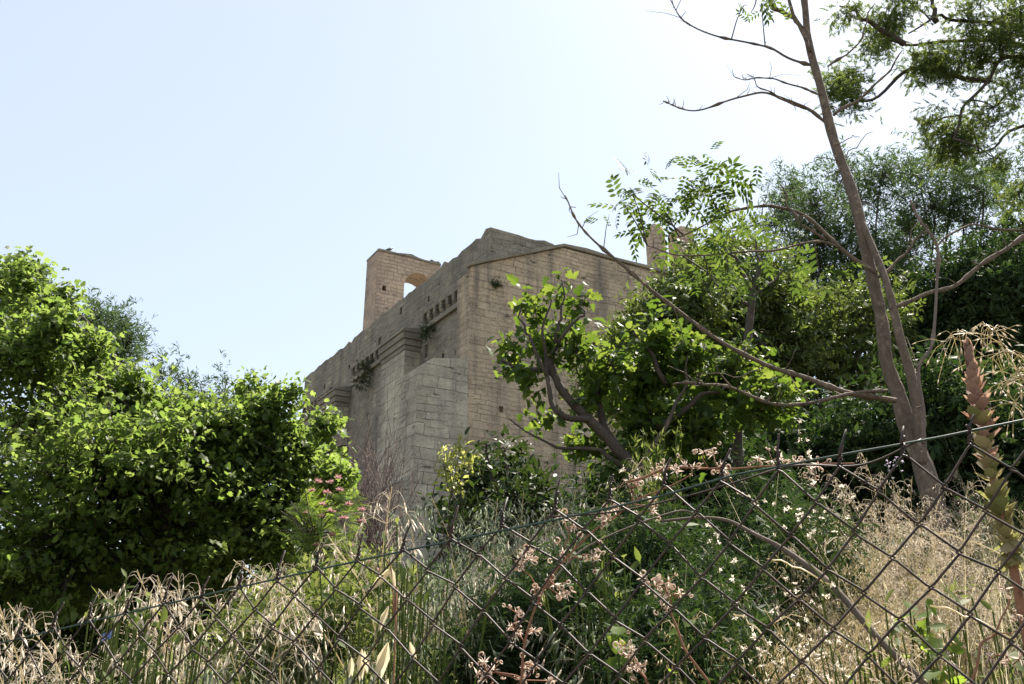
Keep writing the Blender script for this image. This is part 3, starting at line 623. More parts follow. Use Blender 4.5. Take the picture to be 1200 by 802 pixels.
px_tree("evergreen_shrub", "dark glossy-leaved shrub at the foot of the church front", 6.0, [(560, 560, 24, 44), (600, 555, 26, 48), (628, 575, 20, 34), (545, 590, 26, 44), (595, 595, 36, 60), (590, 530, 10, 8), (570, 530, 8, 6), (640, 610, 30, 44), (545, 625, 30, 44)], [OVATE], 0.075, 'darkg', 50, per=9, group="shrubs at the church foot", trunk_r=0.04, shell=0.3, twig_r=0.004)
px_tree("young_shrub", "thin yellow-green sapling poking out left of the glossy shrub", 5.6, [(527, 532, 9, 8), (540, 528, 8, 6), (548, 545, 9, 8), (525, 552, 9, 8), (533, 566, 10, 9), (520, 545, 6, 4)], [OVATE], 0.05, 'yellowg', 51, per=7, group="shrubs at the church foot", trunk_r=0.012, limb_r=0.006, shell=0.1, twig_r=0.002)

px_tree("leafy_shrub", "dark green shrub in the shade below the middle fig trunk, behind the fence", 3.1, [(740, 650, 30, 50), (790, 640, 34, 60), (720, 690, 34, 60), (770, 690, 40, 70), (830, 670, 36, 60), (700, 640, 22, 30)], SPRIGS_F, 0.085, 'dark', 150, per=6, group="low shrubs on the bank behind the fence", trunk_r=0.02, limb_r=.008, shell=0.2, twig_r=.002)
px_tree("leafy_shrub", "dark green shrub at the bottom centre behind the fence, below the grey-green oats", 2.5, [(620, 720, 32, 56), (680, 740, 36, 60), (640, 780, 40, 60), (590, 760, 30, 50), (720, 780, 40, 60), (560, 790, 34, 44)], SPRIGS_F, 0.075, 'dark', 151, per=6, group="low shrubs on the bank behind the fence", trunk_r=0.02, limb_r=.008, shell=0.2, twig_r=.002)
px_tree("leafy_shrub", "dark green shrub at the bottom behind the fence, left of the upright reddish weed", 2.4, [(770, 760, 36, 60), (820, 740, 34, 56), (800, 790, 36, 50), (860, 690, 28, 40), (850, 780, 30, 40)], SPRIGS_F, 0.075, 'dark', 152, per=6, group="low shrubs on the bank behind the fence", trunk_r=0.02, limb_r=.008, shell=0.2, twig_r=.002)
px_tree("leafy_shrub", "dark shrub filling in the deep shade in the gap between the dead branch and the sunlit grass stand", 2.9, [(930, 620, 26, 40), (900, 600, 26, 40), (950, 650, 26, 40), (880, 640, 26, 40), (925, 665, 26, 40)], SPRIGS_F, 0.08, 'dark', 153, per=6, group="low shrubs on the bank behind the fence", trunk_r=0.02, limb_r=.008, shell=0.2, twig_r=.002)  # dark mass added for the deep shade in this gap
px_tree("leafy_shrub", "light green shrub low in the weeds at the left, under the pink-flowered tree", 2.9, [(330, 720, 26, 40), (370, 705, 26, 40), (400, 730, 30, 44), (340, 760, 30, 40), (430, 690, 24, 36), (300, 750, 26, 34)], SPRIGS, 0.065, 'weed', 154, per=5, group="low shrubs on the bank behind the fence", trunk_r=0.015, limb_r=.006, shell=0.1, twig_r=.002)

# ------------------------------------------------------------------ drawn limbs: a polyline in photo pixels at a given distance
def pp(pts, Y): return np.array([P(a, b, Y if np.isscalar(Y) else Y[i]) for i, (a, b) in enumerate(pts)])
def limb(mb, pts, Y, r0, r1, sides=7, wobble=0.0, seed=1, n=6, knots=0):
    p = smooth_path(pp(pts, Y), n)
    if wobble: p = wob(p, wobble, seed)
    rr = np.linspace(r0, r1, len(p))
    if knots:
        r = np.random.default_rng(seed)
        for i in r.integers(2, len(p) - 1, knots): rr[i] *= 1.45
    mb.tube(p, rr, sides); return p

# fig with a curved dark trunk in the middle
def mid_fig():
    base = ground_pt(*P(748, 600, 5.2)[:2]); t = thing("fig_tree", "fig tree with a thick dark curving trunk in front of the church front", "tree", base)
    wd = MB(); Y = 5.4
    p0 = np.vstack([[base - np.array([0, 0, .1])], pp([(742, 570), (722, 525), (690, 492), (662, 462), (645, 425), (655, 400)], Y)]); p0 = smooth_path(p0, 7)
    wd.tube(p0, np.linspace(0.052, 0.015, len(p0)), 8)
    for pts, a, b in (([(662, 462), (640, 440), (610, 428), (590, 425)], .026, .008), ([(690, 492), (655, 485), (640, 450), (635, 400), (648, 350)], .024, .006), ([(652, 405), (655, 370), (662, 330)], .014, .005),
                      ([(655, 400), (680, 370), (685, 350)], .012, .005), ([(722, 525), (700, 470), (690, 420), (700, 400)], .03, .008), ([(640, 440), (615, 390), (612, 360)], .012, .005), ([(740, 565), (775, 510), (795, 460), (810, 420)], .02, .006),
                      ([(770, 500), (820, 470), (850, 450)], .025, .008), ([(735, 550), (700, 530), (650, 520), (600, 495)], .02, .004), ([(780, 450), (760, 410), (745, 390)], .02, .005)):
        limb(wd, pts, Y + RNG.uniform(-.15, .15), a, b, 6, 0.02, int(a * 1e4))
    b = []
    for px, py, rp, n in ((603, 402, 14, 12), (628, 368, 18, 18), (620, 350, 8, 6), (658, 335, 11, 9), (684, 345, 12, 8), (600, 425, 14, 12), (640, 405, 22, 24), (665, 385, 20, 20), (680, 410, 26, 26), (715, 430, 34, 40), (700, 462, 30, 34), (622, 445, 16, 14),
                          (755, 450, 36, 44), (800, 420, 30, 32), (840, 455, 34, 40), (760, 500, 38, 40), (690, 525, 26, 26), (815, 500, 36, 40), (870, 430, 30, 30), (900, 470, 36, 36), (770, 400, 26, 26), (640, 490, 16, 10), (735, 560, 30, 26)):
        b.append(pxblob(px, py, Y + RNG.uniform(-0.05, 0.5), rp, 1.2, int(n * (0.55 if px < 725 else 1.15))))
    cr = MB(); bl_ = [x for x in b if x[0][0] < .62]; br_ = [x for x in b if x[0][0] >= .62]
    foliage(cr, wd, bl_, [FIG, FIG, FIGC], 0.076, 71, per=7, down=0.1, out=0.6, up=0.45, twig_r=0.004, shell=0.2); foliage(cr, wd, br_, [FIG, FIG, FIGB, FIGC], 0.066, 72, per=9, down=0.1, out=0.5, up=0.45, twig_r=0.004, shell=0.2)
    wd.build("trunk", M['darkbark'], t, smooth=True, loc=base); cr.build("crown", M['fig2'], t, loc=base)
mid_fig()

# ash sapling with pale-lit compound leaves
def ash_sapling():
    Y = 6.2; base = ground_pt(*P(862, 560, Y)[:2]); t = thing("ash_sapling", "slim dark-stemmed sapling with light feather-shaped leaves, left of the leaning trunk", "tree", base)
    wd = MB(); p = smooth_path(np.vstack([[base], pp([(864, 520), (868, 460), (876, 400), (882, 345)], Y)]), 6); wd.tube(p, np.linspace(0.045, 0.028, len(p)), 8)
    for pts in ([(882, 345), (870, 320), (862, 300)], [(882, 347), (905, 330), (925, 310)], [(882, 345), (890, 310), (885, 280)], [(880, 360), (850, 340), (830, 320)], [(868, 310), (850, 290)]): limb(wd, pts, Y, .018, .005, 6, .01, 9)
    b = [pxblob(*a[:2], Y, a[2], 1.0, a[3]) for a in ((892, 292, 16, 3), (922, 304, 14, 3), (865, 316, 16, 4), (848, 338, 14, 4))]
    cr = MB(); foliage(cr, wd, b, [PINN], 0.2, 72, per=3, out=0.7, down=0.1, up=0.5, shell=0.2, twig_r=0.003)
    wd.build("trunk", M['darkbark'], t, smooth=True, loc=base); cr.build("crown", M['ash'], t, loc=base)
ash_sapling()

# the leaning bare trunk
def leaning_tree():
    Y0 = 3.6; base = P(1150, 800, Y0); base[2] = float(G(base[0], base[1]))
    t = thing("leaning_tree", "leaning tree with a forked grey-brown trunk and mostly bare branches at the right", "tree", base)
    tr = MB()
    pts = np.vstack([[base - np.array([0, 0, .1])], pp([(1145, 770), (1124, 690), (1100, 610), (1077, 540), (1061, 480), (1048, 440), (1034, 395), (1023, 345), (1010, 275), (988, 195), (967, 115), (951, 50), (938, -10), (920, -90)], [3.6, 3.62, 3.65, 3.7, 3.74, 3.77, 3.8, 3.85, 3.9, 3.95, 4, 4.05, 4.1, 4.2])])
    p = smooth_path(pts, 6); rr = np.interp(np.linspace(0, 1, len(p)), [0, .2, .3, .36, .42, .6, .7, .85, 1], [.058, .048, .041, .037, .031, .029, .027, .021, .016]); rr = rr * (1 + .05 * np.sin(np.arange(len(p)) * 2.3) + .05 * np.sin(np.arange(len(p)) * .9 + 1)); tr.tube(wob(p, .012, 77, 5.0), rr, 14)
    tr.build("trunk", M['bark'], t, smooth=True, loc=base)
    mb = MB(); p = limb(mb, [(1080, 545), (1077, 495), (1068, 443), (1055, 398), (1044, 350), (1031, 310), (1008, 255)], [3.66, 3.66, 3.67, 3.68, 3.72, 3.78, 3.9], .025, .015, 10)
    mb.build("stem", M['bark'], t, smooth=True, loc=base)
    specs = [([(1050, 470), (1000, 460), (950, 442), (900, 428), (840, 398), (790, 360), (740, 322), (700, 290), (675, 260), (663, 232)], 3.6, .021, .004, 8),
             ([(1040, 458), (1010, 460), (960, 474), (920, 476), (880, 462), (845, 450), (815, 449), (785, 452)], 3.55, .012, .006, 10),
             ([(1028, 320), (1000, 302), (965, 275), (935, 252), (905, 244), (870, 246), (845, 250), (800, 275)], 3.75, .017, .004, 4),
             ([(968, 282), (940, 262), (925, 235), (912, 222)], 3.72, .009, .004, 3),
             ([(985, 290), (955, 282), (915, 290), (870, 297), (800, 300), (760, 290)], 3.72, .009, .003, 4),
             ([(1043, 362), (1080, 350), (1120, 332), (1160, 300), (1215, 268), (1280, 240)], 3.7, .017, .009, 4),
             ([(1030, 325), (1055, 305), (1070, 285), (1085, 270)], 3.8, .01, .005, 2),
             ([(1082, 520), (1085, 485), (1076, 430), (1090, 400), (1095, 340), (1096, 290), (1080, 265), (1072, 235)], 3.5, .011, .006, 4),
             ([(1096, 292), (1110, 278), (1140, 268), (1200, 270), (1260, 265)], 3.52, .007, .005, 2),
             ([(975, 150), (940, 125), (905, 112), (870, 115), (830, 127), (800, 124), (776, 118)], 4.0, .011, .004, 6),
             ([(962, 112), (935, 100), (905, 92), (880, 95), (863, 90)], 4.0, .008, .003, 4),
             ([(970, 145), (945, 128), (915, 115), (890, 100), (875, 88)], 4.0, .007, .003, 4),
             ([(955, 78), (920, 68), (885, 52), (840, 42), (800, 22), (783, -5)], 4.05, .010, .004, 4),
             ([(948, 40), (925, 20), (905, 5), (890, -20)], 4.1, .018, .012, 2), ([(950, 60), (932, 25), (920, -20)], 4.0, .016, .012, 1),
             ([(977, 135), (1010, 110), (1040, 85), (1060, 62)], 4.0, .012, .004, 3), ([(970, 78), (1000, 55), (1015, 30), (1025, 5)], 4.0, .008, .004, 2),
             ([(985, 190), (1005, 170), (1025, 150)], 3.95, .005, .002, 0), ([(978, 170), (998, 162), (1010, 158)], 3.95, .004, .002, 0), ([(990, 188), (960, 188), (945, 190)], 3.95, .004, .002, 0),
             ([(900, 428), (860, 440), (820, 440)], 3.6, .004, .002, 0), ([(790, 360), (800, 395), (790, 410)], 3.6, .003, .002, 0)]
    BP = []
    for k, (pts, Y, a, b, kn) in enumerate(specs):
        a *= .62 if k in (0, 1, 5) else .72; b *= .75
        mb = MB(); p = limb(mb, pts, Y, a, b, 7, 0.012, 300 + k, knots=kn * 2); BP.append(p)
        r = np.random.default_rng(k)
        for _ in range(kn * 3):
            i = r.integers(3, len(p)); d = r.normal(size=3); d[2] = abs(d[2]); d /= np.linalg.norm(d); l = r.uniform(.015, .06) if r.random() < .8 else r.uniform(.1, .22)
            mb.tube([p[i], p[i] + d * l * .5 + r.normal(size=3) * l * .08, p[i] + d * l], [b * 0.8, b * .6, b * 0.3], 4)
        mb.build("branch", M['bark'] if k != 7 else M['twig'], t, smooth=True, loc=base)
    # compound leaf sprays at the branch ends
    cr = MB(); tw = MB(); BP = np.concatenate(BP)
    b = [pxblob(*a[:2], 3.75, a[2], 1.0, a[3]) for a in ((742, 228, 14, 5), (732, 242, 8, 2), (766, 230, 10, 3), (828, 222, 16, 9), (812, 240, 14, 7), (850, 232, 12, 5), (852, 322, 14, 4), (830, 322, 12, 3), (880, 288, 10, 2), (960, 322, 8, 2), (845, 290, 8, 2), (872, 6, 7, 2), (893, 14, 7, 2))]
    join_to(tw, b, BP, .004, .002); foliage(cr, tw, b, [PINN], 0.125, 73, per=4, out=0.8, down=0.15, up=0.5, shell=0.2, twig_r=0.002)
    for pts in ([(800, 275), (785, 262), (750, 235), (738, 220)], [(845, 250), (835, 235), (830, 210)], [(800, 300), (830, 320), (850, 335)], [(890, -20), (885, 5), (880, 15)]): limb(tw, pts, 3.75, .005, .002, 5)
    tw.build("twigs", M['darkbark'], t, loc=base); cr.build("leaves", M['ash'], t, loc=base)
leaning_tree()

# cypress branches reaching in from the right
def cypress():
    Y = 6.5; bx, by = P(1420, 300, Y)[0], Y
    base = ground_pt(bx, by); t = thing("cypress_tree", "cypress reaching in from the upper right corner with dark hanging sprays", "tree", base)
    wd = MB(); top = P(1400, -250, Y); p = smooth_path([base, base * .5 + top * .5 + np.array([.1, 0, 0]), top], 8); wd.tube(p, np.linspace(.2, .08, len(p)), 10); wd.build("trunk", M['darkbark'], t, smooth=True, loc=base)
    specs = [[(1410, 40), (1300, 50), (1200, 30), (1120, 22), (1098, 26), (1060, 38)], [(1410, 60), (1250, 60), (1180, 50), (1110, 48), (1060, 52), (1035, 45)], [(1410, 120), (1280, 90), (1190, 70), (1160, 95), (1130, 130), (1115, 160)],
             [(1160, 95), (1120, 90), (1070, 85), (1020, 115), (985, 105)], [(1410, 160), (1260, 130), (1190, 155), (1150, 178)], [(1410, -20), (1260, 0), (1190, 10), (1150, 30)], [(1410, 200), (1290, 200), (1200, 215), (1180, 235)], [(1098, 26), (1090, 5), (1075, -15)], [(1060, 52), (1010, 20), (985, 5)], [(1410, 20), (1300, -20), (1200, -40), (1040, -20)]]; CP = []
    for k, pts in enumerate(specs):
        mb = MB(); CP.append(limb(mb, pts, Y + 0.15 * math.sin(k * 2.1), .028, .008, 6, .03, 700 + k)); mb.build("branch", M['darkbark'], t, smooth=True, loc=base)
    r = np.random.default_rng(8); b = []
    for px, py, rp, n in ((1040, 28, 18, 24), (1035, 50, 16, 20), (1085, 72, 13, 22), (1082, 85, 10, 14), (1108, 70, 12, 16), (1112, 88, 10, 12), (1135, 25, 24, 28), (1130, 60, 20, 22), (1170, 45, 26, 42), (1150, 75, 20, 26), (1195, 20, 30, 42), (1200, 75, 24, 30), (992, 15, 9, 10), (1015, 60, 8, 6),
                          (985, 95, 13, 18), (975, 108, 9, 12), (1000, 120, 10, 12), (1090, 145, 14, 14), (1115, 165, 20, 30), (1140, 150, 22, 32), (1100, 180, 10, 10), (1165, 125, 18, 16), (1190, 110, 18, 16), (1195, 225, 16, 18), (1165, 185, 16, 14), (1225, 60, 36, 40), (1225, 150, 30, 30), (1070, 5, 14, 10), (1000, 95, 8, 8), (1150, -10, 26, 20), (1060, -15, 20, 14)):
        b.append(pxblob(px, py, Y + r.uniform(-.3, .3), rp, 1.0, int(n * (1.5 if px < 1125 else 1.0))))
    cr = MB(); tw = MB(); join_to(tw, b, np.concatenate(CP), .010, .004); foliage(cr, tw, b, CYP, 0.085, 74, per=9, out=0.35, down=0.35, up=-0.2, shell=0.05, twig_r=0.004, rough=.6); cr.build("sprays", M['conifer'], t, loc=base); tw.build("twigs", M['darkbark'], t, loc=base)
cypress()

# silk tree with pink flowers beside the fig
def silk_tree():
    Y = 6.6; base = ground_pt(*P(385, 700, Y)[:2]); t = thing("silk_tree", "low silk tree with feathery fronds and pink flower puffs beside the big fig", "tree", base)
    wd = MB(); fr = MB(); r = np.random.default_rng(88); hub = P(366, 640, Y); wd.tube(smooth_path([base, base * .5 + hub * .5 + np.array([.04, 0, 0]), hub], 6), np.linspace(.035, .022, 13), 8)
    for k in range(56):
        tx, ty = r.uniform(350, 428), r.uniform(572, 680)
        e = P(tx, ty, Y + r.normal() * .25); a = P(tx - 22 + r.normal() * 6, ty + 6 + r.normal() * 8, Y + r.normal() * .1)
        wd.tube(smooth_path([hub + r.normal(size=3) * .03, hub * .5 + a * .5 + np.array([0, 0, .04]), a], 5), np.linspace(.010, .004, 11), 5)
        d = e - a; d /= np.linalg.norm(d)
        for j in range(7):
            q = a + d * j * .045 + np.array([0, 0, -.004 * j * j])
            for s in (-1, 1):
                dd = d * .8 + np.array([0, s * .5, s * .35]) + r.normal(size=3) * .12
                fr.inst(PINN6, [q], [dd], [np.array([0, -.4, 1]) + r.normal(size=3) * .25], .19 * (1 - .05 * j))
    wd.build("trunk", M['darkbark'], t, smooth=True, loc=base); fr.build("fronds", M['frond'], t, loc=base)
    for px, py in ((396, 561), (386, 566), (408, 592), (383, 578), (378, 592), (388, 600), (403, 608), (425, 612), (377, 606), (390, 628), (424, 598), (382, 655), (392, 655), (405, 655), (418, 652), (372, 565), (365, 576), (360, 602), (398, 575), (412, 640), (371, 640), (430, 660), (440, 668)):
        c = P(px, py, Y - .25 + r.normal() * .15); m = MB(); d = runit(46, r); d[:, 2] = np.abs(d[:, 2]) * .8 + .1 * d[:, 2]
        m.inst(SLIM, np.repeat([c], 46, 0), d, r.normal(size=(46, 3)), r.uniform(.025, .045, 46)); m.build("flower", M['pink'], t, loc=base)
silk_tree()

# feathery green shrub below the middle fig
def feathery():
    Y = 4.3; base = ground_pt(*P(765, 620, Y)[:2]); t = thing("feathery_shrub", "feathery upright light-green shrub at the foot of the middle fig trunk", "shrub", base)
    r = np.random.default_rng(91); st = MB(); lf = MB()
    for k in range(46):
        e = P(r.uniform(735, 800), r.uniform(498, 590), Y + r.normal() * .12); p = smooth_path([base + r.normal(size=3) * np.array([.1, .1, 0]), base * .5 + e * .5 + np.array([r.normal() * .03, 0, .06]), e], 6)
        st.tube(p, np.linspace(.004, .0015, len(p)), 4, False)
        n = 46; i = r.integers(3, len(p), n); d = r.normal(size=(n, 3)) * .5; d[:, 2] += 1.0; lf.inst(SLIM, p[i] + r.normal(size=(n, 3)) * .006, d, r.normal(size=(n, 3)), r.uniform(.02, .05, n))
    st.build("stems", M['weed'], t, loc=base); lf.build("leaves", M['weed'], t, loc=base)
feathery()

# ------------------------------------------------------------------ chain-link fence
def fence_hit(px, py, off=0.0):
    d = ray(px, py); n = np.array([-FS, FC, 0]); c = np.array([0, 1.21, 0]) + n * off
    t = ((c - EYE) @ n) / (d @ n); q = EYE + d * t
    return (q - np.array([0, 1.21, 0])) @ np.array([FC, FS, 0]), q[2]
row0 = np.array([fence_hit(*p) for p in ((-60, 765), (72, 735), (300, 682), (383, 657), (438, 650), (484, 641), (531, 629), (587, 613), (642, 599), (698, 583), (800, 566), (900, 556), (1000, 545), (1079, 533), (1160, 515), (1260, 490))])
wire0 = np.array([fence_hit(*p) for p in ((-80, 770), (0, 752), (150, 718), (320, 680), (500, 640), (660, 606), (780, 578), (850, 556), (980, 531), (1090, 512), (1200, 490), (1300, 470))])
def lerp_ext(s, tab):
    if s < tab[0, 0]: return tab[0, 1] + (s - tab[0, 0]) * 0.12
    if s > tab[-1, 0]: return tab[-1, 1] + (s - tab[-1, 0]) * 0.12
    return float(np.interp(s, tab[:, 0], tab[:, 1]))
def fence():
    t = thing("chain_link_fence", "rusty sagging chain-link fence with barbed wire tips across the foreground", "fence", (0, 1.21, 0.1))
    mb = MB(); D = 0.075; Wd = D / 2; r = np.random.default_rng(17)
    nrm = np.array([-FS, FC, 0]); dirn = np.array([FC, FS, 0])
    def pos(s, k, dep=0.0):
        """k rows below the top node row"""
        z0 = lerp_ext(s, row0_s); z = z0 - k * Wd * 1.0
        sagx = 0.010 * math.sin(2.3 * s + 1.1 * math.sin(.21 * k)) * min(1, k / 6); bulge = 0.018 * math.sin(1.7 * s + 0.9) * math.sin(0.16 * k + .5) + 0.006 * math.sin(9 * s + k * .7)
        sx = s + sagx + 0.006 * math.sin(3.1 * s + .35 * k) + 0.004 * math.sin(7.7 * s - .5 * k)
        return np.array([0, 1.21, 0]) + dirn * sx + nrm * (dep + bulge) + np.array([0, 0, z + 0.004 * math.sin(5 * s + k) + 0.003 * math.sin(37.7 * s + 2.9 * k)])
    ss = np.linspace(row0[0, 0], row0[-1, 0], 40); sm = np.array([lerp_ext(x, row0) for x in ss]); kern = np.array([1, 2, 3, 2, 1]) / 9.
    sm2 = np.convolve(np.pad(sm, 2, mode='reflect', reflect_type='odd'), kern, 'valid'); row0_s = np.stack([ss, sm2], 1)
    s0 = fence_hit(587, 613)[0]; n0 = -72; n1 = 70; e = 0.0032; rw = 0.00155; rows = 40
    for i in range(n0, n1):
        sc = s0 + (i + 0.5) * Wd; pts = []; ph = i % 2
        for k in range(rows):
            # nodes on even rows sit where i is even on its left side
            sg = -1 if (k + ph) % 2 == 0 else 1
            x = sc + sg * (Wd / 2 + e)
            x2 = sc + sg * (Wd / 2 - 0.004)
            dp = 0.0026 * (1 if sg > 0 else -1)
            if k > 0: pts.append(pos(x2, k - 0.12, dp * .4))
            pts.append(pos(x, k, dp)); pts.append(pos(x2, k + 0.12, dp * .4))
        mb.tube(pts, rw, 5, True)
    # twisted tips over every top node
    i = n0 + (n0 % 2)
    for i in range(n0 + 1, n1):
        if (i % 2): continue
        s = s0 + i * Wd; a = pos(s, 0); h = 0.016; lean = r.uniform(.004, .014); L = r.uniform(.016, .03)
        for ph in (0, 2.5):
            pts = []
            for q in np.linspace(0, 1, 9): pts.append(a + dirn * (0.0022 * math.cos(q * 9 + ph) + lean * .3 * q) + nrm * 0.0022 * math.sin(q * 9 + ph) + np.array([0, 0, q * h]))
            if ph == 0: pts.append(pts[-1] + dirn * lean * 1.1 + np.array([0, 0, L]) + nrm * r.normal() * .004)
            else: pts.append(pts[-1] + dirn * r.normal() * .003 - nrm * .004 + np.array([0, 0, L * .25]))
            mb.tube(pts, rw, 5)
    mb.build("wire_mesh", M['rust'], t, smooth=True, loc=(0, 1.21, 0.1))
    mb = MB(); pts = []
    for s in np.linspace(-3.2, 2.6, 120): pts.append(np.array([0, 1.21, 0]) + dirn * s + nrm * 0.006 + np.array([0, 0, lerp_ext(s, wire0) - .002 * math.sin(4 * s)]))
    mb.tube(pts, .0015, 6); mb.build("top_wire", M['pvc'], t, smooth=True, loc=(0, 1.21, 0.1))
    # second slack wire tied along the right half
    mb = MB(); p = [P(px, py, Y) for px, py, Y in ((640, 606, 1.24), (720, 600, 1.2), (800, 583, 1.17), (860, 566, 1.12), (930, 546, 1.09), (1010, 545, 1.05), (1080, 515, 1.01))]
    mb.tube(smooth_path(p, 6), .0014, 5); mb.build("slack_wire", M['rust'], t, smooth=True, loc=(0, 1.21, 0.1))
fence()

# ------------------------------------------------------------------ grasses
def blades(mb, pos, h, lean, width, seed, seg=3, curl=0.6):
    """thin curved strips, one per position"""
    r = np.random.default_rng(seed); n = len(pos); a = r.uniform(0, 2 * math.pi, n); d = np.stack([np.cos(a), np.sin(a), np.zeros(n)], 1)
    b = r.uniform(0, 2 * math.pi, n); side = np.stack([np.cos(b), np.sin(b), np.zeros(n)], 1)
    h = h * r.uniform(0.55, 1.2, n); ln = lean * r.uniform(0.1, 1.4, n); wd = width * r.uniform(.6, 1.3, n); V = []
    for k in range(seg + 1):
        t = k / seg; c = pos + d * (ln * h * t ** 2)[:, None] + np.array([0, 0, 1.]) * (h * (t - curl * ln * .5 * t ** 3))[:, None]
        w_ = (wd * (1 - t * 0.9))[:, None] * side / 2; V += [c - w_, c + w_]
    V = np.stack(V, 1); m = 2 * (seg + 1); off = np.arange(n)[:, None, None] * m
    q = np.array([(2 * k, 2 * k + 1, 2 * k + 3, 2 * k + 2) for k in range(seg)]); mb.add(V.reshape(-1, 3), (off + q[None]).reshape(-1, 4))
def scatter(n, yf0, yf1, x0, x1, seed, dens=None):
    r = np.random.default_rng(seed); x = r.uniform(x0, x1, n); yf = r.uniform(yf0, yf1, n); y = yf / .92 + 1.21 - .424 * x
    m = y > -0.5
    if dens is not None: m &= r.random(n) < dens(x, y)
    x, y = x[m], y[m]; return np.stack([x, y, G(x, y) - .01], 1)
def u_of(x, y): return 600 + FPX * x / (y * 1.02)            # rough image column, for which plants grow where on the bank
def patch(x, y, f=1.5, s=0): return 0.5 + 0.5 * np.sin(f * x + 1.7 + s) * np.sin(f * 1.3 * y + .4 * x + s)

mb = MB(); p = scatter(70000, 0.45, 5.5, -4.5, 4.5, 201, lambda x, y: np.where(x < 0.35, 0.9, 0.35) * (0.5 + 0.5 * patch(x, y)))
blades(mb, p, 0.44, 0.8, 0.0030, 202, 4)
tag(mb.build("green_grass", M['grass']), kind="stuff")
mb = MB(); p = scatter(15000, 0.45, 5.0, -4.5, 4.5, 203, lambda x, y: np.where((x > 0.0) & (x < 1.3), 1.0, .25) * (np.abs(x / y - .53) > .04))
blades(mb, p, 0.40, 0.8, 0.0038, 204, 4); tag(mb.build("shaded_grass", M['shadegrass']), kind="stuff")
mb = MB(); p = scatter(14000, 0.35, 5.5, -4.5, 5.0, 205, lambda x, y: np.where(x > 0.9, .5, np.where(x > 0.0, .05, .09)) * (np.abs(x / y - .53) > .05) * (0.3 + .7 * patch(x, y, 2.2, 1)))
blades(mb, p, 0.58, 0.7, 0.0032, 206, 4, .8); tag(mb.build("dry_grass", M['straw']), kind="stuff")
mb = MB(); p = scatter(34000, 0.5, 4.5, -4.5, 4.5, 211, lambda x, y: np.where(x < 0.15, 1.0, .12) * (.25 + .75 * patch(x, y, 2.6, 2))); r = np.random.default_rng(212); p[:, 2] += r.uniform(.05, .52, len(p))
mb.inst(SPRIGS_F[0], p, r.normal(size=p.shape) * .6 + np.array([0, 0, .9]), r.normal(size=p.shape), r.uniform(.05, .12, len(p)))
mb.inst(SPRIGS_F[2], p[::2] + r.normal(size=p[::2].shape) * .03, r.normal(size=p[::2].shape) * .6 + np.array([0, 0, .9]), r.normal(size=p[::2].shape), r.uniform(.05, .11, len(p[::2]))); tag(mb.build("fine_weeds", M['weed']), kind="stuff")
# low leafy ground cover over the bank and the slope behind
mb = MB(); p = scatter(9000, 0.3, 26, -14, 16, 207); r = np.random.default_rng(208); p[:, 2] += r.uniform(.02, .35, len(p))
mb.inst(SPRIGS[1], p, r.normal(size=p.shape) + np.array([0, 0, .6]), r.normal(size=p.shape), r.uniform(.12, .34, len(p))); tag(mb.build("undergrowth", M['dark']), kind="stuff")

mb = MB(); p = scatter(2600, 0.5, 2.2, -0.6, 1.6, 221, lambda x, y: .35 + .65 * patch(x, y, 3.1, 4)); blades(mb, p, 0.9, 0.5, 0.0019, 222, 5, .5)
q = p[::2]; r = np.random.default_rng(223); mb.inst(SLIM, q + np.stack([r.normal(size=len(q)) * .06, r.normal(size=len(q)) * .06, r.uniform(.3, .7, len(q))], 1), r.normal(size=q.shape) * .5 - np.array([0, 0, .8]), r.normal(size=q.shape), r.uniform(.012, .026, len(q)))
tag(mb.build("dry_stalks", M['straw']), kind="stuff")
# wild oats
SPINDLE = (np.array([(0, 0, 0), (.35, .11, 0), (.35, -.05, .09), (.35, -.05, -.09), (1, 0, 0)], float), [np.array([(0, 1, 2), (0, 2, 3), (0, 3, 1), (4, 2, 1), (4, 3, 2), (4, 1, 3)])])
def oat_proto(name, h, nsp, ssize, mat, seed, droop=1.0, label="", cat="grass plant", group=None):
    r = np.random.default_rng(seed); t = thing(name, label, cat, (0, 0, 0), group); st = MB(); sp = MB(); lf = MB()
    lean = np.array([r.normal() * .10, r.normal() * .10, 0])
    p = smooth_path([(0, 0, 0), np.array((0, 0, h * .5)) + lean * .3, np.array((0, 0, h * .85)) + lean, np.array((0, 0, h)) + lean * 1.9], 6); st.tube(p, np.linspace(.0022, .0008, len(p)), 4, False)
    for k in range(nsp):
        f = r.uniform(.62, 1.0); i = int(f * (len(p) - 1)); a = r.uniform(0, 6.28); out = (1.05 - f) * h * .30 * r.uniform(.4, 1.2) + .015
        e = p[i] + np.array([math.cos(a) * out, math.sin(a) * out, out * .5 * r.uniform(.2, 1)]); e2 = e + np.array([math.cos(a) * .012, math.sin(a) * .012, -.016 * droop])
        sp.tube([p[i], p[i] * .4 + e * .6 + np.array([0, 0, .008]), e, e2], .00028, 3, False)
        d = np.array([math.cos(a) * .4, math.sin(a) * .4, -1 * droop]) + r.normal(size=3) * .25; sc = ssize * r.uniform(.8, 1.25)
        sp.inst(SPINDLE, [e2], [d], [r.normal(size=3)], sc)
        for s in (-1, 1): sp.inst(SLIM, [e2 + d / np.linalg.norm(d) * sc * .2], [d + r.normal(size=3) * .28], [r.normal(size=3)], sc * .95)
    blades(lf, np.repeat([[0, 0, 0.]], 6, 0) + r.normal(size=(6, 3)) * np.array([.01, .01, 0]), h * .5, .9, .0035, seed + 1, 5)
    st.build("stem", M['straw'], t); sp.build("panicle", M[mat], t); lf.build("leaf_blades", M['grass'], t); return t
def copy_tree(o):
    c = o.copy(); COL.objects.link(c)
    for ch in [x for x in COL.objects if x.parent == o]: d = ch.copy(); COL.objects.link(d); d.parent = c
    return c
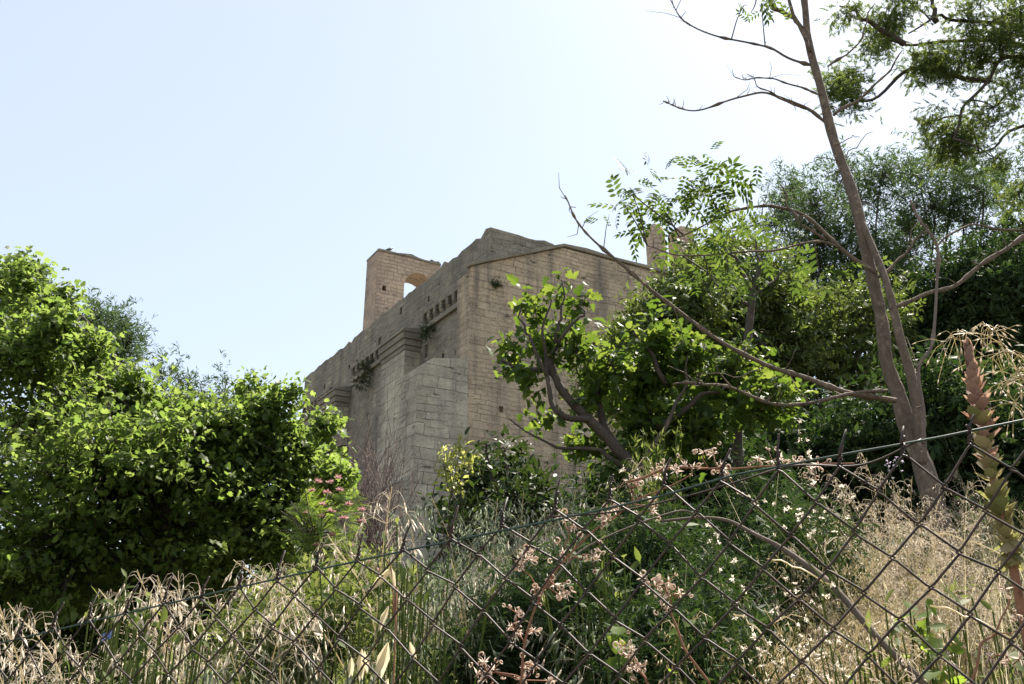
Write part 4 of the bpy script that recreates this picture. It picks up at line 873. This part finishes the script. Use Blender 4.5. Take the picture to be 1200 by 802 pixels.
def place_top(o, px, py, Y, h, rz, label):
    """stand a plant of height h on the ground so that its head is near that pixel"""
    q = P(px, py, Y); g = float(G(q[0], q[1])); need = max(.15, q[2] - g)
    o.location = (q[0], q[1], g - .02); s = need / h; o.scale = (min(max(s, .8), 1.3), min(max(s, .8), 1.3), s); o.rotation_euler = (0, 0, rz); o["label"] = label
    return o
protos = [oat_proto("wild_oat", .9, 36, .018, 'husk', 400 + k, group="dry wild oats behind the fence", label="dry wild oat") for k in range(4)]
gprotos = [oat_proto("wild_oat", .9, 34, .025, 'greyhusk', 410 + k, group="grey-green wild oats behind the fence", label="wild oat") for k in range(3)]
rr_ = np.random.default_rng(55); used = set()
def sow(protos, spots, label):
    for px, py, Y in spots:
        k = rr_.integers(len(protos)); o = protos[k]
        if o.name in used: o = copy_tree(o)
        else: used.add(o.name)
        place_top(o, px, py + 4, Y, .90, rr_.uniform(0, 6.28), label)
sow(protos, [(232, 645, 2.5), (240, 650, 2.55), (262, 662, 2.5), (285, 672, 2.55), (250, 672, 2.4), (300, 690, 2.5), (246, 640, 2.6), (275, 660, 2.55), (310, 690, 2.6)], "pale dry wild oat in the arching clump that stands out against the fig's dark underside")
sow(protos, [(108, 705, 2.4), (118, 718, 2.5), (100, 722, 2.3), (60, 758, 2.2), (40, 770, 2.3), (80, 775, 2.2), (30, 782, 2.1), (105, 735, 2.4), (112, 712, 2.5)], "pale dry wild oat in the clump at the bottom left corner, around the blue scrap")
sow(protos, [(178, 692, 2.4), (195, 690, 2.5), (165, 735, 2.3)], "pale dry wild oat in the loose group between the corner clump and the arching clump")
sow(protos, [(442, 573, 2.6), (450, 600, 2.7), (360, 690, 2.4), (375, 700, 2.4)], "pale dry wild oat beside the pink-flowered silk tree")
sow(protos, [(512, 630, 2.5), (500, 615, 2.5), (520, 650, 2.4), (662, 532, 3.0), (840, 640, 2.2), (1000, 660, 2.3), (975, 690, 2.2)], "lone pale dry wild oat scattered along the middle of the bank")
sow(gprotos, [(560, 580, 3.0), (575, 570, 3.2), (605, 575, 3.1), (640, 590, 3.0), (655, 575, 3.2), (600, 605, 2.8), (545, 600, 3.0), (660, 600, 2.9), (680, 590, 3.1), (615, 630, 2.6), (650, 640, 2.6), (530, 590, 3.3), (505, 590, 3.3), (570, 650, 2.5), (690, 640, 2.7)], "grey-green wild oat in the thick stand below the glossy shrub")
sow(gprotos, [(470, 650, 2.6), (440, 670, 2.5), (410, 690, 2.5), (740, 660, 2.6), (770, 690, 2.4), (700, 680, 2.5), (340, 720, 2.3), (310, 730, 2.3), (390, 720, 2.3), (460, 710, 2.3), (350, 750, 2.2), (250, 740, 2.2)], "grey-green wild oat scattered thinly along the bank behind the fence")

sow(gprotos, [(750, 630, 2.4), (830, 610, 2.5), (810, 660, 2.2), (860, 625, 2.4), (700, 700, 2.1)], "thin grey-green wild oat standing before the dark shrubs right of centre")
sow(protos, [(850, 700, 2.0), (880, 650, 2.3), (910, 600, 2.6), (900, 720, 2.0), (870, 745, 1.9)], "pale dry wild oat around the near part of the dead branch")
# a nearer stalk with broad pale husks
def husk_stalk():
    Y = 1.46; base = ground_pt(*P(461, 860, Y)[:2]); t = thing("husk_stalk", "thin dry stalk with broad papery pale husks hanging in the fence left of centre", "grass plant", base)
    st = MB(); p = smooth_path(np.vstack([[base], pp([(461, 800), (461, 720), (459, 670), (452, 655)], Y)]), 6); st.tube(p, np.linspace(.0016, .0009, len(p)), 5); st.build("stem", M['redstem'], t, loc=base)
    H = tmpl_from_half([(0, 0), (.12, .05), (.4, .13), (.7, .08), (1, 0)], (.45, 0), -.1, .5)
    for (a, b), (c, d) in (((459, 665), (432, 695)), ((456, 710), (444, 742)), ((455, 752), (440, 800)), ((457, 663), (462, 690)), ((480, 752), (487, 775)), ((430, 790), (428, 762)), ((412, 770), (410, 795)), ((455, 795), (448, 812)), ((424, 760), (422, 800))):
        m = MB(); q, e = P(a, b, Y), P(c, d, Y); v = e - q; m.inst(H, [q], [v], [np.array([RNG.normal() * .5, -1, RNG.normal() * .3])], np.linalg.norm(v)); m.inst(H, [q], [v + np.array([.003, .004, 0])], [np.array([RNG.normal() * .5, 1, .2])], np.linalg.norm(v) * .95); m.build("husk", M['straw'], t, loc=base)
husk_stalk()

# tall hair-fine pale grass tussocks on the right
def tussock_proto(seed, label, sm, pm):
    r = np.random.default_rng(seed); t = thing("dry_tussock", label, "grass tussock", (0, 0, 0), "pale hair-fine dry grass tussocks"); st = MB(); pn = MB(); wv = np.array([-.55, -.15, 0])
    for k in range(26):
        a = r.uniform(0, 6.28); h = r.uniform(.5, 1.0); ln = r.uniform(.04, .2); b0 = np.array([r.normal() * .06, r.normal() * .06, 0]); d = np.array([math.cos(a), math.sin(a), 0]) * .7 + wv * .8
        p = smooth_path([b0, b0 + d * ln * .2 + np.array([0, 0, h * .5]), b0 + d * ln * .7 + np.array([0, 0, h * .85]), b0 + d * ln * 1.5 + np.array([0, 0, h * .98])], 5); st.tube(p, np.linspace(.0013, .0006, len(p)), 3, False)
        for j in range(20):
            f = r.uniform(.55, 1); i = int(f * (len(p) - 1)); b = r.uniform(0, 6.28); l = r.uniform(.03, .10) * (1.5 - f); dd = np.array([math.cos(b), math.sin(b), r.uniform(.3, .9)]) * .7 + wv
            q = [p[i], p[i] + dd * l * .5 + np.array([0, 0, .006]), p[i] + dd * l * .9 - np.array([0, 0, .006]), p[i] + dd * l - np.array([0, 0, .02])]
            pn.tube(q, [.0005, .0005, .0005, .0006], 3, False); e = r.integers(1, 4)
            for _ in range(e): pn.inst(SPINDLE, [q[-1] + r.normal(size=3) * .005], [np.array([dd[0] * .5, dd[1] * .5, -.8]) + r.normal(size=3) * .3], [r.normal(size=3)], r.uniform(.008, .016))
    lf = MB(); blades(lf, np.repeat([[0, 0, 0.]], 26, 0) + r.normal(size=(26, 3)) * np.array([.04, .04, 0]), .42, .9, .003, seed + 5, 4); lf.build("leaf_blades", M['grass'], t)
    st.build("stems", M[sm], t); pn.build("panicles", M[pm], t); return t
tus = [tussock_proto(430, 'x', 'straw', 'husk'), tussock_proto(431, 'x', 'straw', 'straw'), tussock_proto(432, 'x', 'grass', 'husk'), tussock_proto(433, 'x', 'straw', 'husk')]
sow(tus, [(1005, 562, 2.9), (1035, 556, 3.1), (1065, 570, 3.1), (985, 600, 2.7), (1025, 598, 2.6), (1060, 592, 2.8), (1012, 640, 2.5), (1075, 615, 3.0), (1092, 590, 3.0), (1105, 612, 2.9), (1120, 640, 2.8)], "pale hair-fine grass tussock in the sunlit stand left of the leaning trunk's foot")
sow(tus, [(1115, 560, 4.1), (1140, 580, 4.0), (1170, 590, 3.9), (1185, 620, 3.8)], "pale hair-fine grass tussock in the stand right of the leaning trunk's foot")
sow(tus, [(905, 650, 2.4), (950, 655, 2.4)], "pale hair-fine grass tussock beside the dead branch, at the shaded edge")
sow(tus, [(870, 740, 1.95), (920, 745, 1.9), (970, 750, 1.9), (850, 770, 1.9), (900, 780, 1.8)], "low pale hair-fine grass tussock close behind the fence at the lower right")

# acanthus flower spike
def acanthus():
    Y = 1.42; base = ground_pt(*P(1215, 830, Y)[:2]); t = thing("acanthus_spike", "tall acanthus flower spike of overlapping brown and green bracts at the right edge", "flower", base)
    ax = smooth_path(np.vstack([[base], pp([(1200, 730), (1185, 650), (1168, 580), (1153, 510), (1142, 450), (1134, 402)], Y)]), 8)
    m = MB(); m.tube(ax, np.linspace(.008, .003, len(ax)), 7); m.build("stem", M['redstem'], t, smooth=True, loc=base)
    B = tmpl_from_half([(0, 0), (.1, .2), (.35, .36), (.62, .3), (.82, .12), (1, 0)], (.42, 0), -.35, .55)
    r = np.random.default_rng(12); a = 0.
    up = MB(); lo = MB()
    n = 34; a = 0.
    B = tmpl_from_half([(0, 0), (.06, .22), (.22, .36), (.45, .40), (.62, .30), (.70, .34), (.82, .16), (1, 0)], (.4, 0), -.55, .7)
    for k in range(n):
        f = .24 + .76 * (k + .5) / n; i = int(f * (len(ax) - 1)); c = ax[i]; tdir = ax[min(i + 1, len(ax) - 1)] - ax[i - 1]; tdir /= np.linalg.norm(tdir)
        a += math.pi / 4 + r.normal() * .1; tip = max(0, (f - .78) / .22); tgt = up if f + r.normal() * .07 > .66 else lo
        for q in range(4):
            tgt = up if f + r.normal() * .08 > .66 else lo; b_ = a + q * math.pi / 2 + r.normal() * .12; s = np.array([math.cos(b_), math.sin(b_), 0]); s -= tdir * (s @ tdir); s /= np.linalg.norm(s)
            d = s * (1.0 - .6 * tip) + tdir * (.28 + .6 * tip) + r.normal(size=3) * .10; sc = .027 * (1 - .35 * tip) * r.uniform(.75, 1.2); c = ax[i] + tdir * r.normal() * .005
            tgt.inst(B, [c + s * .003], [d], [tdir - s * .3], sc); tgt.inst(B, [c + s * .003 + tdir * .006], [d * .7 + tdir * .45 + r.normal(size=3) * .1], [tdir - s * .4], sc * .62)
    up.build("upper_bracts", M['bract'], t, loc=base); lo.build("lower_bracts", M['bract_low'], t, loc=base)
acanthus()
def drooping_grass():
    Y = 1.55; base = ground_pt(*P(1230, 830, Y)[:2]); t = thing("drooping_grass", "thin drooping dry grass heads arching over the acanthus spike tip", "grass plant", base); st = MB(); hd = MB(); r = np.random.default_rng(31)
    for pts in ([(1225, 700), (1215, 500), (1190, 430), (1160, 395), (1120, 392), (1105, 402)], [(1225, 700), (1212, 480), (1180, 420), (1165, 385), (1152, 382)], [(1225, 700), (1220, 500), (1205, 430), (1180, 412), (1160, 420)], [(1225, 690), (1222, 520), (1212, 450), (1200, 430), (1180, 450)], [(1230, 690), (1226, 540), (1220, 470), (1200, 460), (1185, 480)], [(1230, 690), (1240, 520), (1225, 450), (1195, 440), (1170, 455)]):
        p = smooth_path(pp(pts, Y), 7); st.tube(p, np.linspace(.0013, .0006, len(p)), 4, False)
        for k in range(24):
            i = r.integers(int(len(p) * .5), len(p)); d = np.array([r.normal() * .6, r.normal() * .6, r.uniform(-1.2, .4)]); l = r.uniform(.02, .06); e = p[i] + d * l; st.tube([p[i], p[i] + d * l * .5 + np.array([0, 0, .006]), e], .0005, 3, False); hd.inst(SPINDLE, [e], [d + np.array([0, 0, -.5])], [r.normal(size=3)], r.uniform(.012, .02))
    st.build("stems", M['straw'], t, loc=base); hd.build("spikelets", M['husk'], t, loc=base)
drooping_grass()

# dead weeds with curled seed cases
def torus_t(R=1.0, r=.3, n=10, m=5):
    V = []; Fc = []
    for i in range(n):
        a = 2 * math.pi * i / n * .93
        for j in range(m): b = 2 * math.pi * j / m; V.append(((R + r * math.cos(b)) * math.cos(a), (R + r * math.cos(b)) * math.sin(a), r * math.sin(b) + .05 * i / n))
    for i in range(n - 1):
        for j in range(m): Fc.append((i * m + j, (i + 1) * m + j, (i + 1) * m + (j + 1) % m, i * m + (j + 1) % m))
    return np.array(V), [np.array(Fc)]
RING = torus_t()
def seed_weed(label, stems, heads, Y, seed, rscale=1.0):
    b0 = pp([stems[0][0]], Y)[0]; t = thing("seed_weed", label, "weed", b0, "dead weeds with curled seed cases"); st = MB(); r = np.random.default_rng(seed); allp = []
    for k, s in enumerate(stems):
        p = wob(smooth_path(pp(s, Y), 7), .004, seed + k); a = .0021 if k == 0 else .0012; st.tube(p, np.linspace(a, a * .45, len(p)), 6, True); allp.append(p)
    AP = np.concatenate(allp)
    for hx, hy in heads:
        c = P(hx, hy, Y + r.normal() * .012); i = np.argmin(np.linalg.norm(AP - c, axis=1)); m = MB()
        if np.linalg.norm(AP[i] - c) > .006: st.tube([AP[i], AP[i] * .4 + c * .6 + r.normal(size=3) * .003, c], [.0012, .0009, .0008], 4)
        for _ in range(r.integers(3, 6)):
            q = c + r.normal(size=3) * np.array([.009, .008, .008]) * rscale; st.tube([c, q], .0005, 3, False)
            m.inst(RING, [q], [r.normal(size=3)], [np.array([r.normal() * .6, -1, r.normal() * .6])], 0.0034 * rscale * r.uniform(.75, 1.15))
        nn = 10; m.inst(SLIM, np.repeat([c], nn, 0), r.normal(size=(nn, 3)), r.normal(size=(nn, 3)), r.uniform(.006, .013, nn)); m.build("seed_head", M['ring'], t, loc=b0)
    st.build("stem", M['redstem'], t, smooth=True, loc=b0)
z3 = lambda *a: [(560 + x / 3.31, 560 + y / 3.31) for x, y in a]
seed_weed("long reddish dead weed leaning diagonally across the fence centre",
          [z3((165, 830), (180, 640), (235, 470), (330, 330), (430, 240), (530, 150), (600, 95), (720, 40), (820, -20)), z3((235, 470), (200, 380), (170, 330)), z3((340, 310), (345, 200)), z3((600, 90), (590, 20)), z3((350, 320), (440, 305)), z3((180, 640), (140, 580)), z3((600, 100), (685, 130))],
          z3((588, 12), (618, 8), (530, 118), (335, 165), (375, 190), (485, 155), (500, 170), (683, 80), (683, 128), (443, 300), (465, 315), (330, 290), (185, 290), (165, 345), (205, 310), (295, 415), (345, 448), (320, 460), (245, 450), (150, 525), (128, 578), (160, 598), (215, 592), (180, 745), (220, 730)), 1.24, 801)
seed_weed("low dead weed with curled seed cases at the bottom edge, left of the diagonal stem", [z3((40, 850), (45, 760), (30, 715)), z3((45, 770), (65, 745))], z3((25, 716), (58, 745), (0, 760), (30, 775), (270, 788), (180, 780)), 1.26, 802)
seed_weed("upright reddish dead weed with seed cases right of centre, in front of the dark shrubs", [z3((900, 800), (800, 640), (755, 530), (735, 450), (700, 405)), z3((740, 460), (780, 450)), z3((735, 450), (640, 390))], z3((700, 400), (715, 470), (735, 490), (690, 420), (640, 390), (740, 400), (785, 450), (710, 455)), 1.3, 803)
seed_weed("small dead weed at the bottom edge, right of the diagonal one", [z3((680, 830), (630, 770), (600, 730), (585, 670)), z3((600, 730), (640, 720))], z3((585, 650), (600, 670), (585, 690), (600, 740), (620, 735)), 1.3, 804)
seed_weed("thin red dead weed with seed cases lying along the fence's top wire at right", [[(735, 565), (790, 552), (860, 549), (930, 544), (1000, 540)]], [(778, 548), (792, 552), (803, 545), (812, 548), (846, 551), (852, 557), (888, 537), (905, 540), (915, 538), (935, 542), (950, 550), (960, 545), (836, 532), (824, 530), (772, 558), (845, 547)], 1.2, 805, .85)
seed_weed("reddish dead weed with thin bare branches in the bottom right corner", [[(1130, 820), (1155, 760), (1170, 730), (1180, 700)], [(1155, 765), (1190, 775)], [(1165, 745), (1200, 735)]], [(1180, 770), (1195, 772), (1160, 770), (1190, 720), (1178, 690)], 1.2, 806, .8)

# pale flowering weeds standing in front of the dark shrubs
def bloom_weed(label, stems, Y, seed, mat='husk'):
    b0 = pp([stems[0][0]], Y)[0]; t = thing("bloom_weed", label, "weed", b0, "thin weeds with small pale flower heads"); st = MB(); fl = MB(); r = np.random.default_rng(seed)
    for s in stems:
        p = wob(smooth_path(pp(s, Y), 6), .004, seed); st.tube(p, np.linspace(.0016, .0008, len(p)), 4)
        for i in list(r.integers(int(len(p) * .4), len(p), 6)) + [len(p) - 1]:
            c = p[i] + r.normal(size=3) * .01; st.tube([p[i], c], .0006, 3, False); n = 14; fl.inst(RHOMB, np.repeat([c], n, 0), runit(n, r), r.normal(size=(n, 3)), r.uniform(.003, .008, n))
    st.build("stem", M['weed'], t, loc=b0); fl.build("flowers", M[mat], t, loc=b0)
bloom_weed("tall green-stemmed weed with white tip flowers above the dead branch", [[(945, 640), (945, 580), (941, 530), (939, 503)]], 1.6, 901)
bloom_weed("spreading weed with pale flower heads left of the sunlit grass stand", [[(980, 700), (930, 640), (890, 600), (875, 580)], [(980, 690), (945, 630), (925, 600), (912, 580)], [(975, 690), (960, 630), (962, 590), (955, 560)], [(985, 700), (960, 640), (940, 610)], [(980, 690), (985, 620), (988, 570)]], 1.75, 902)
bloom_weed("weed with pale seed tufts in front of the dead branch at lower right", [[(870, 790), (850, 700), (840, 640), (832, 620)], [(880, 790), (870, 700), (862, 660)], [(890, 800), (910, 720), (930, 690)], [(900, 800), (940, 730), (965, 690)]], 1.6, 903)
bloom_weed("low mass of greyish weed heads at the bottom, left of the dead branch", [[(930 + k * 14, 830), (925 + k * 14, 780), (915 + k * 15, 735 + 8 * (k % 3))] for k in range(-3, 5)], 1.55, 904)
bloom_weed("small lilac-flowered weed near the foot of the leaning trunk", [[(1060, 600), (1045, 560), (1040, 545)], [(1060, 600), (1055, 550), (1048, 540)]], 3.3, 905, 'lilac')

# broken branch lying in the weeds
def dead_branch():
    t = thing("dead_branch", "broken pale branch curving down through the weeds at lower right", "branch", P(960, 680, 1.9)); b0 = np.array(P(960, 680, 1.9)); m = MB()
    p = smooth_path(pp([(775, 611), (820, 606), (860, 612), (895, 632), (930, 655), (965, 680), (1010, 722), (1050, 765), (1095, 815)], [2.1, 2.08, 2.05, 2.0, 1.95, 1.9, 1.82, 1.75, 1.7]), 6); m.tube(wob(p, .006, 3), np.interp(np.linspace(0, 1, len(p)), [0, .4, .55, 1], [.003, .0052, .0072, .0075]), 9); m.build("limb", M['wood'], t, smooth=True, loc=b0)
    m = MB(); m.tube(smooth_path(pp([(820, 606), (790, 600), (690, 640), (640, 690)], [2.08, 2.05, 2.0, 1.95]), 6), .0022, 5); m.build("side_twig", M['wood'], t, smooth=True, loc=b0)
dead_branch()
def straw_stalk(label, a, b, Y):
    q, e = P(*a, Y[0]), P(*b, Y[1]); m = MB(); m.tube(wob(smooth_path([q, (q + e) / 2 + np.array([0, 0, .006]), e], 5), .004, 5), .0016, 5); o = m.build("straw_stalk", M['straw'], None, loc=q); tag(o, label, "straw", "bent straws in the right-hand grass")
straw_stalk("long pale straw slanting down right across the leaning trunk's foot", (1090, 710), (1195, 750), (1.6, 1.5))
straw_stalk("pale straw slanting across the top of the sunlit grass stand", (1095, 625), (1190, 655), (1.8, 1.6))
straw_stalk("pale straw slanting above the low grey weed heads", (860, 720), (905, 755), (1.7, 1.6))
straw_stalk("pale straw crossing the dark gap left of the sunlit grass", (900, 655), (975, 685), (1.9, 1.85))

# leafy green weeds
def leafy(label, px, py, Y, n, size, spread, seed, tm=FIG, mat='weed', group="leafy green weeds behind the fence"):
    c = P(px, py, Y); base = ground_pt(c[0], c[1]); t = thing("leafy_weed", label, "weed", base, group); r = np.random.default_rng(seed); st = MB(); lf = MB()
    for k in range(n):
        e = c + r.normal(size=3) * spread * np.array([1, .7, .8]); st.tube(smooth_path([base + r.normal(size=3) * .015, (base + e) / 2 + r.normal(size=3) * .02, e], 4), .0018, 4, False)
        d = e - base; d = d / np.linalg.norm(d) * .4 + r.normal(size=3) * .6; lf.inst(tm, [e], [d], [np.array([r.normal() * .4, -.6, .9])], size * r.uniform(.7, 1.2))
    st.build("stem", M['weed'], t, loc=base); lf.build("leaves", M[mat], t, loc=base)
leafy("bright lobed-leaved weed under the dead branch's lower end", 1095, 775, 1.75, 12, .042, .035, 950, FIG, 'frond')
leafy("bright lobed-leaved weed beside the leaning trunk's foot, above the dead branch", 1075, 735, 1.9, 12, .045, .04, 951, FIG, 'frond')
leafy("yellow-green leafy weed behind the fence right of the blue scrap", 150, 715, 2.3, 34, .04, .05, 952, OVATE, 'weed')
leafy("light green leafy weed low behind the fence left of centre", 190, 770, 2.1, 40, .04, .07, 953, OVATE)
leafy("green leafy weed at the bottom right of the sunlit grass stand", 1030, 790, 1.75, 40, .035, .07, 954, OVATE)
leafy("broad-leaved weed low in the dark centre of the bank", 760, 775, 1.8, 9, .036, .05, 955, FIGB, 'frond')
leafy("green weed with broad leaves in the bottom right corner under the acanthus", 1180, 740, 1.9, 26, .05, .08, 956, OVATE)
leafy("mid-green leafy weed in the fence middle, right of the diagonal dead weed", 705, 690, 2.2, 50, .045, .09, 957, OVATE, 'weed')
leafy("mid-green leafy weed left of the fence middle, below the grey-green oats", 470, 700, 2.2, 50, .04, .09, 958, OVATE, 'weed')

# blue scrap of litter
def scrap():
    c = P(125, 748, 2.3); m = MB(); r = np.random.default_rng(3); n = 6; g = [(c + np.array([(i - 2.5) * .0045, r.normal() * .005, (j - 2.5) * .0042 + i * .002])) for j in range(n) for i in range(n)]
    m.add(g, np.array([(j * n + i, j * n + i + 1, j * n + n + i + 1, j * n + n + i) for j in range(n - 1) for i in range(n - 1)])); o = m.build("litter_scrap", M['blue_scrap'], None, True, loc=c); tag(o, "small blue plastic scrap caught in the dry oats at lower left", "litter")
scrap()
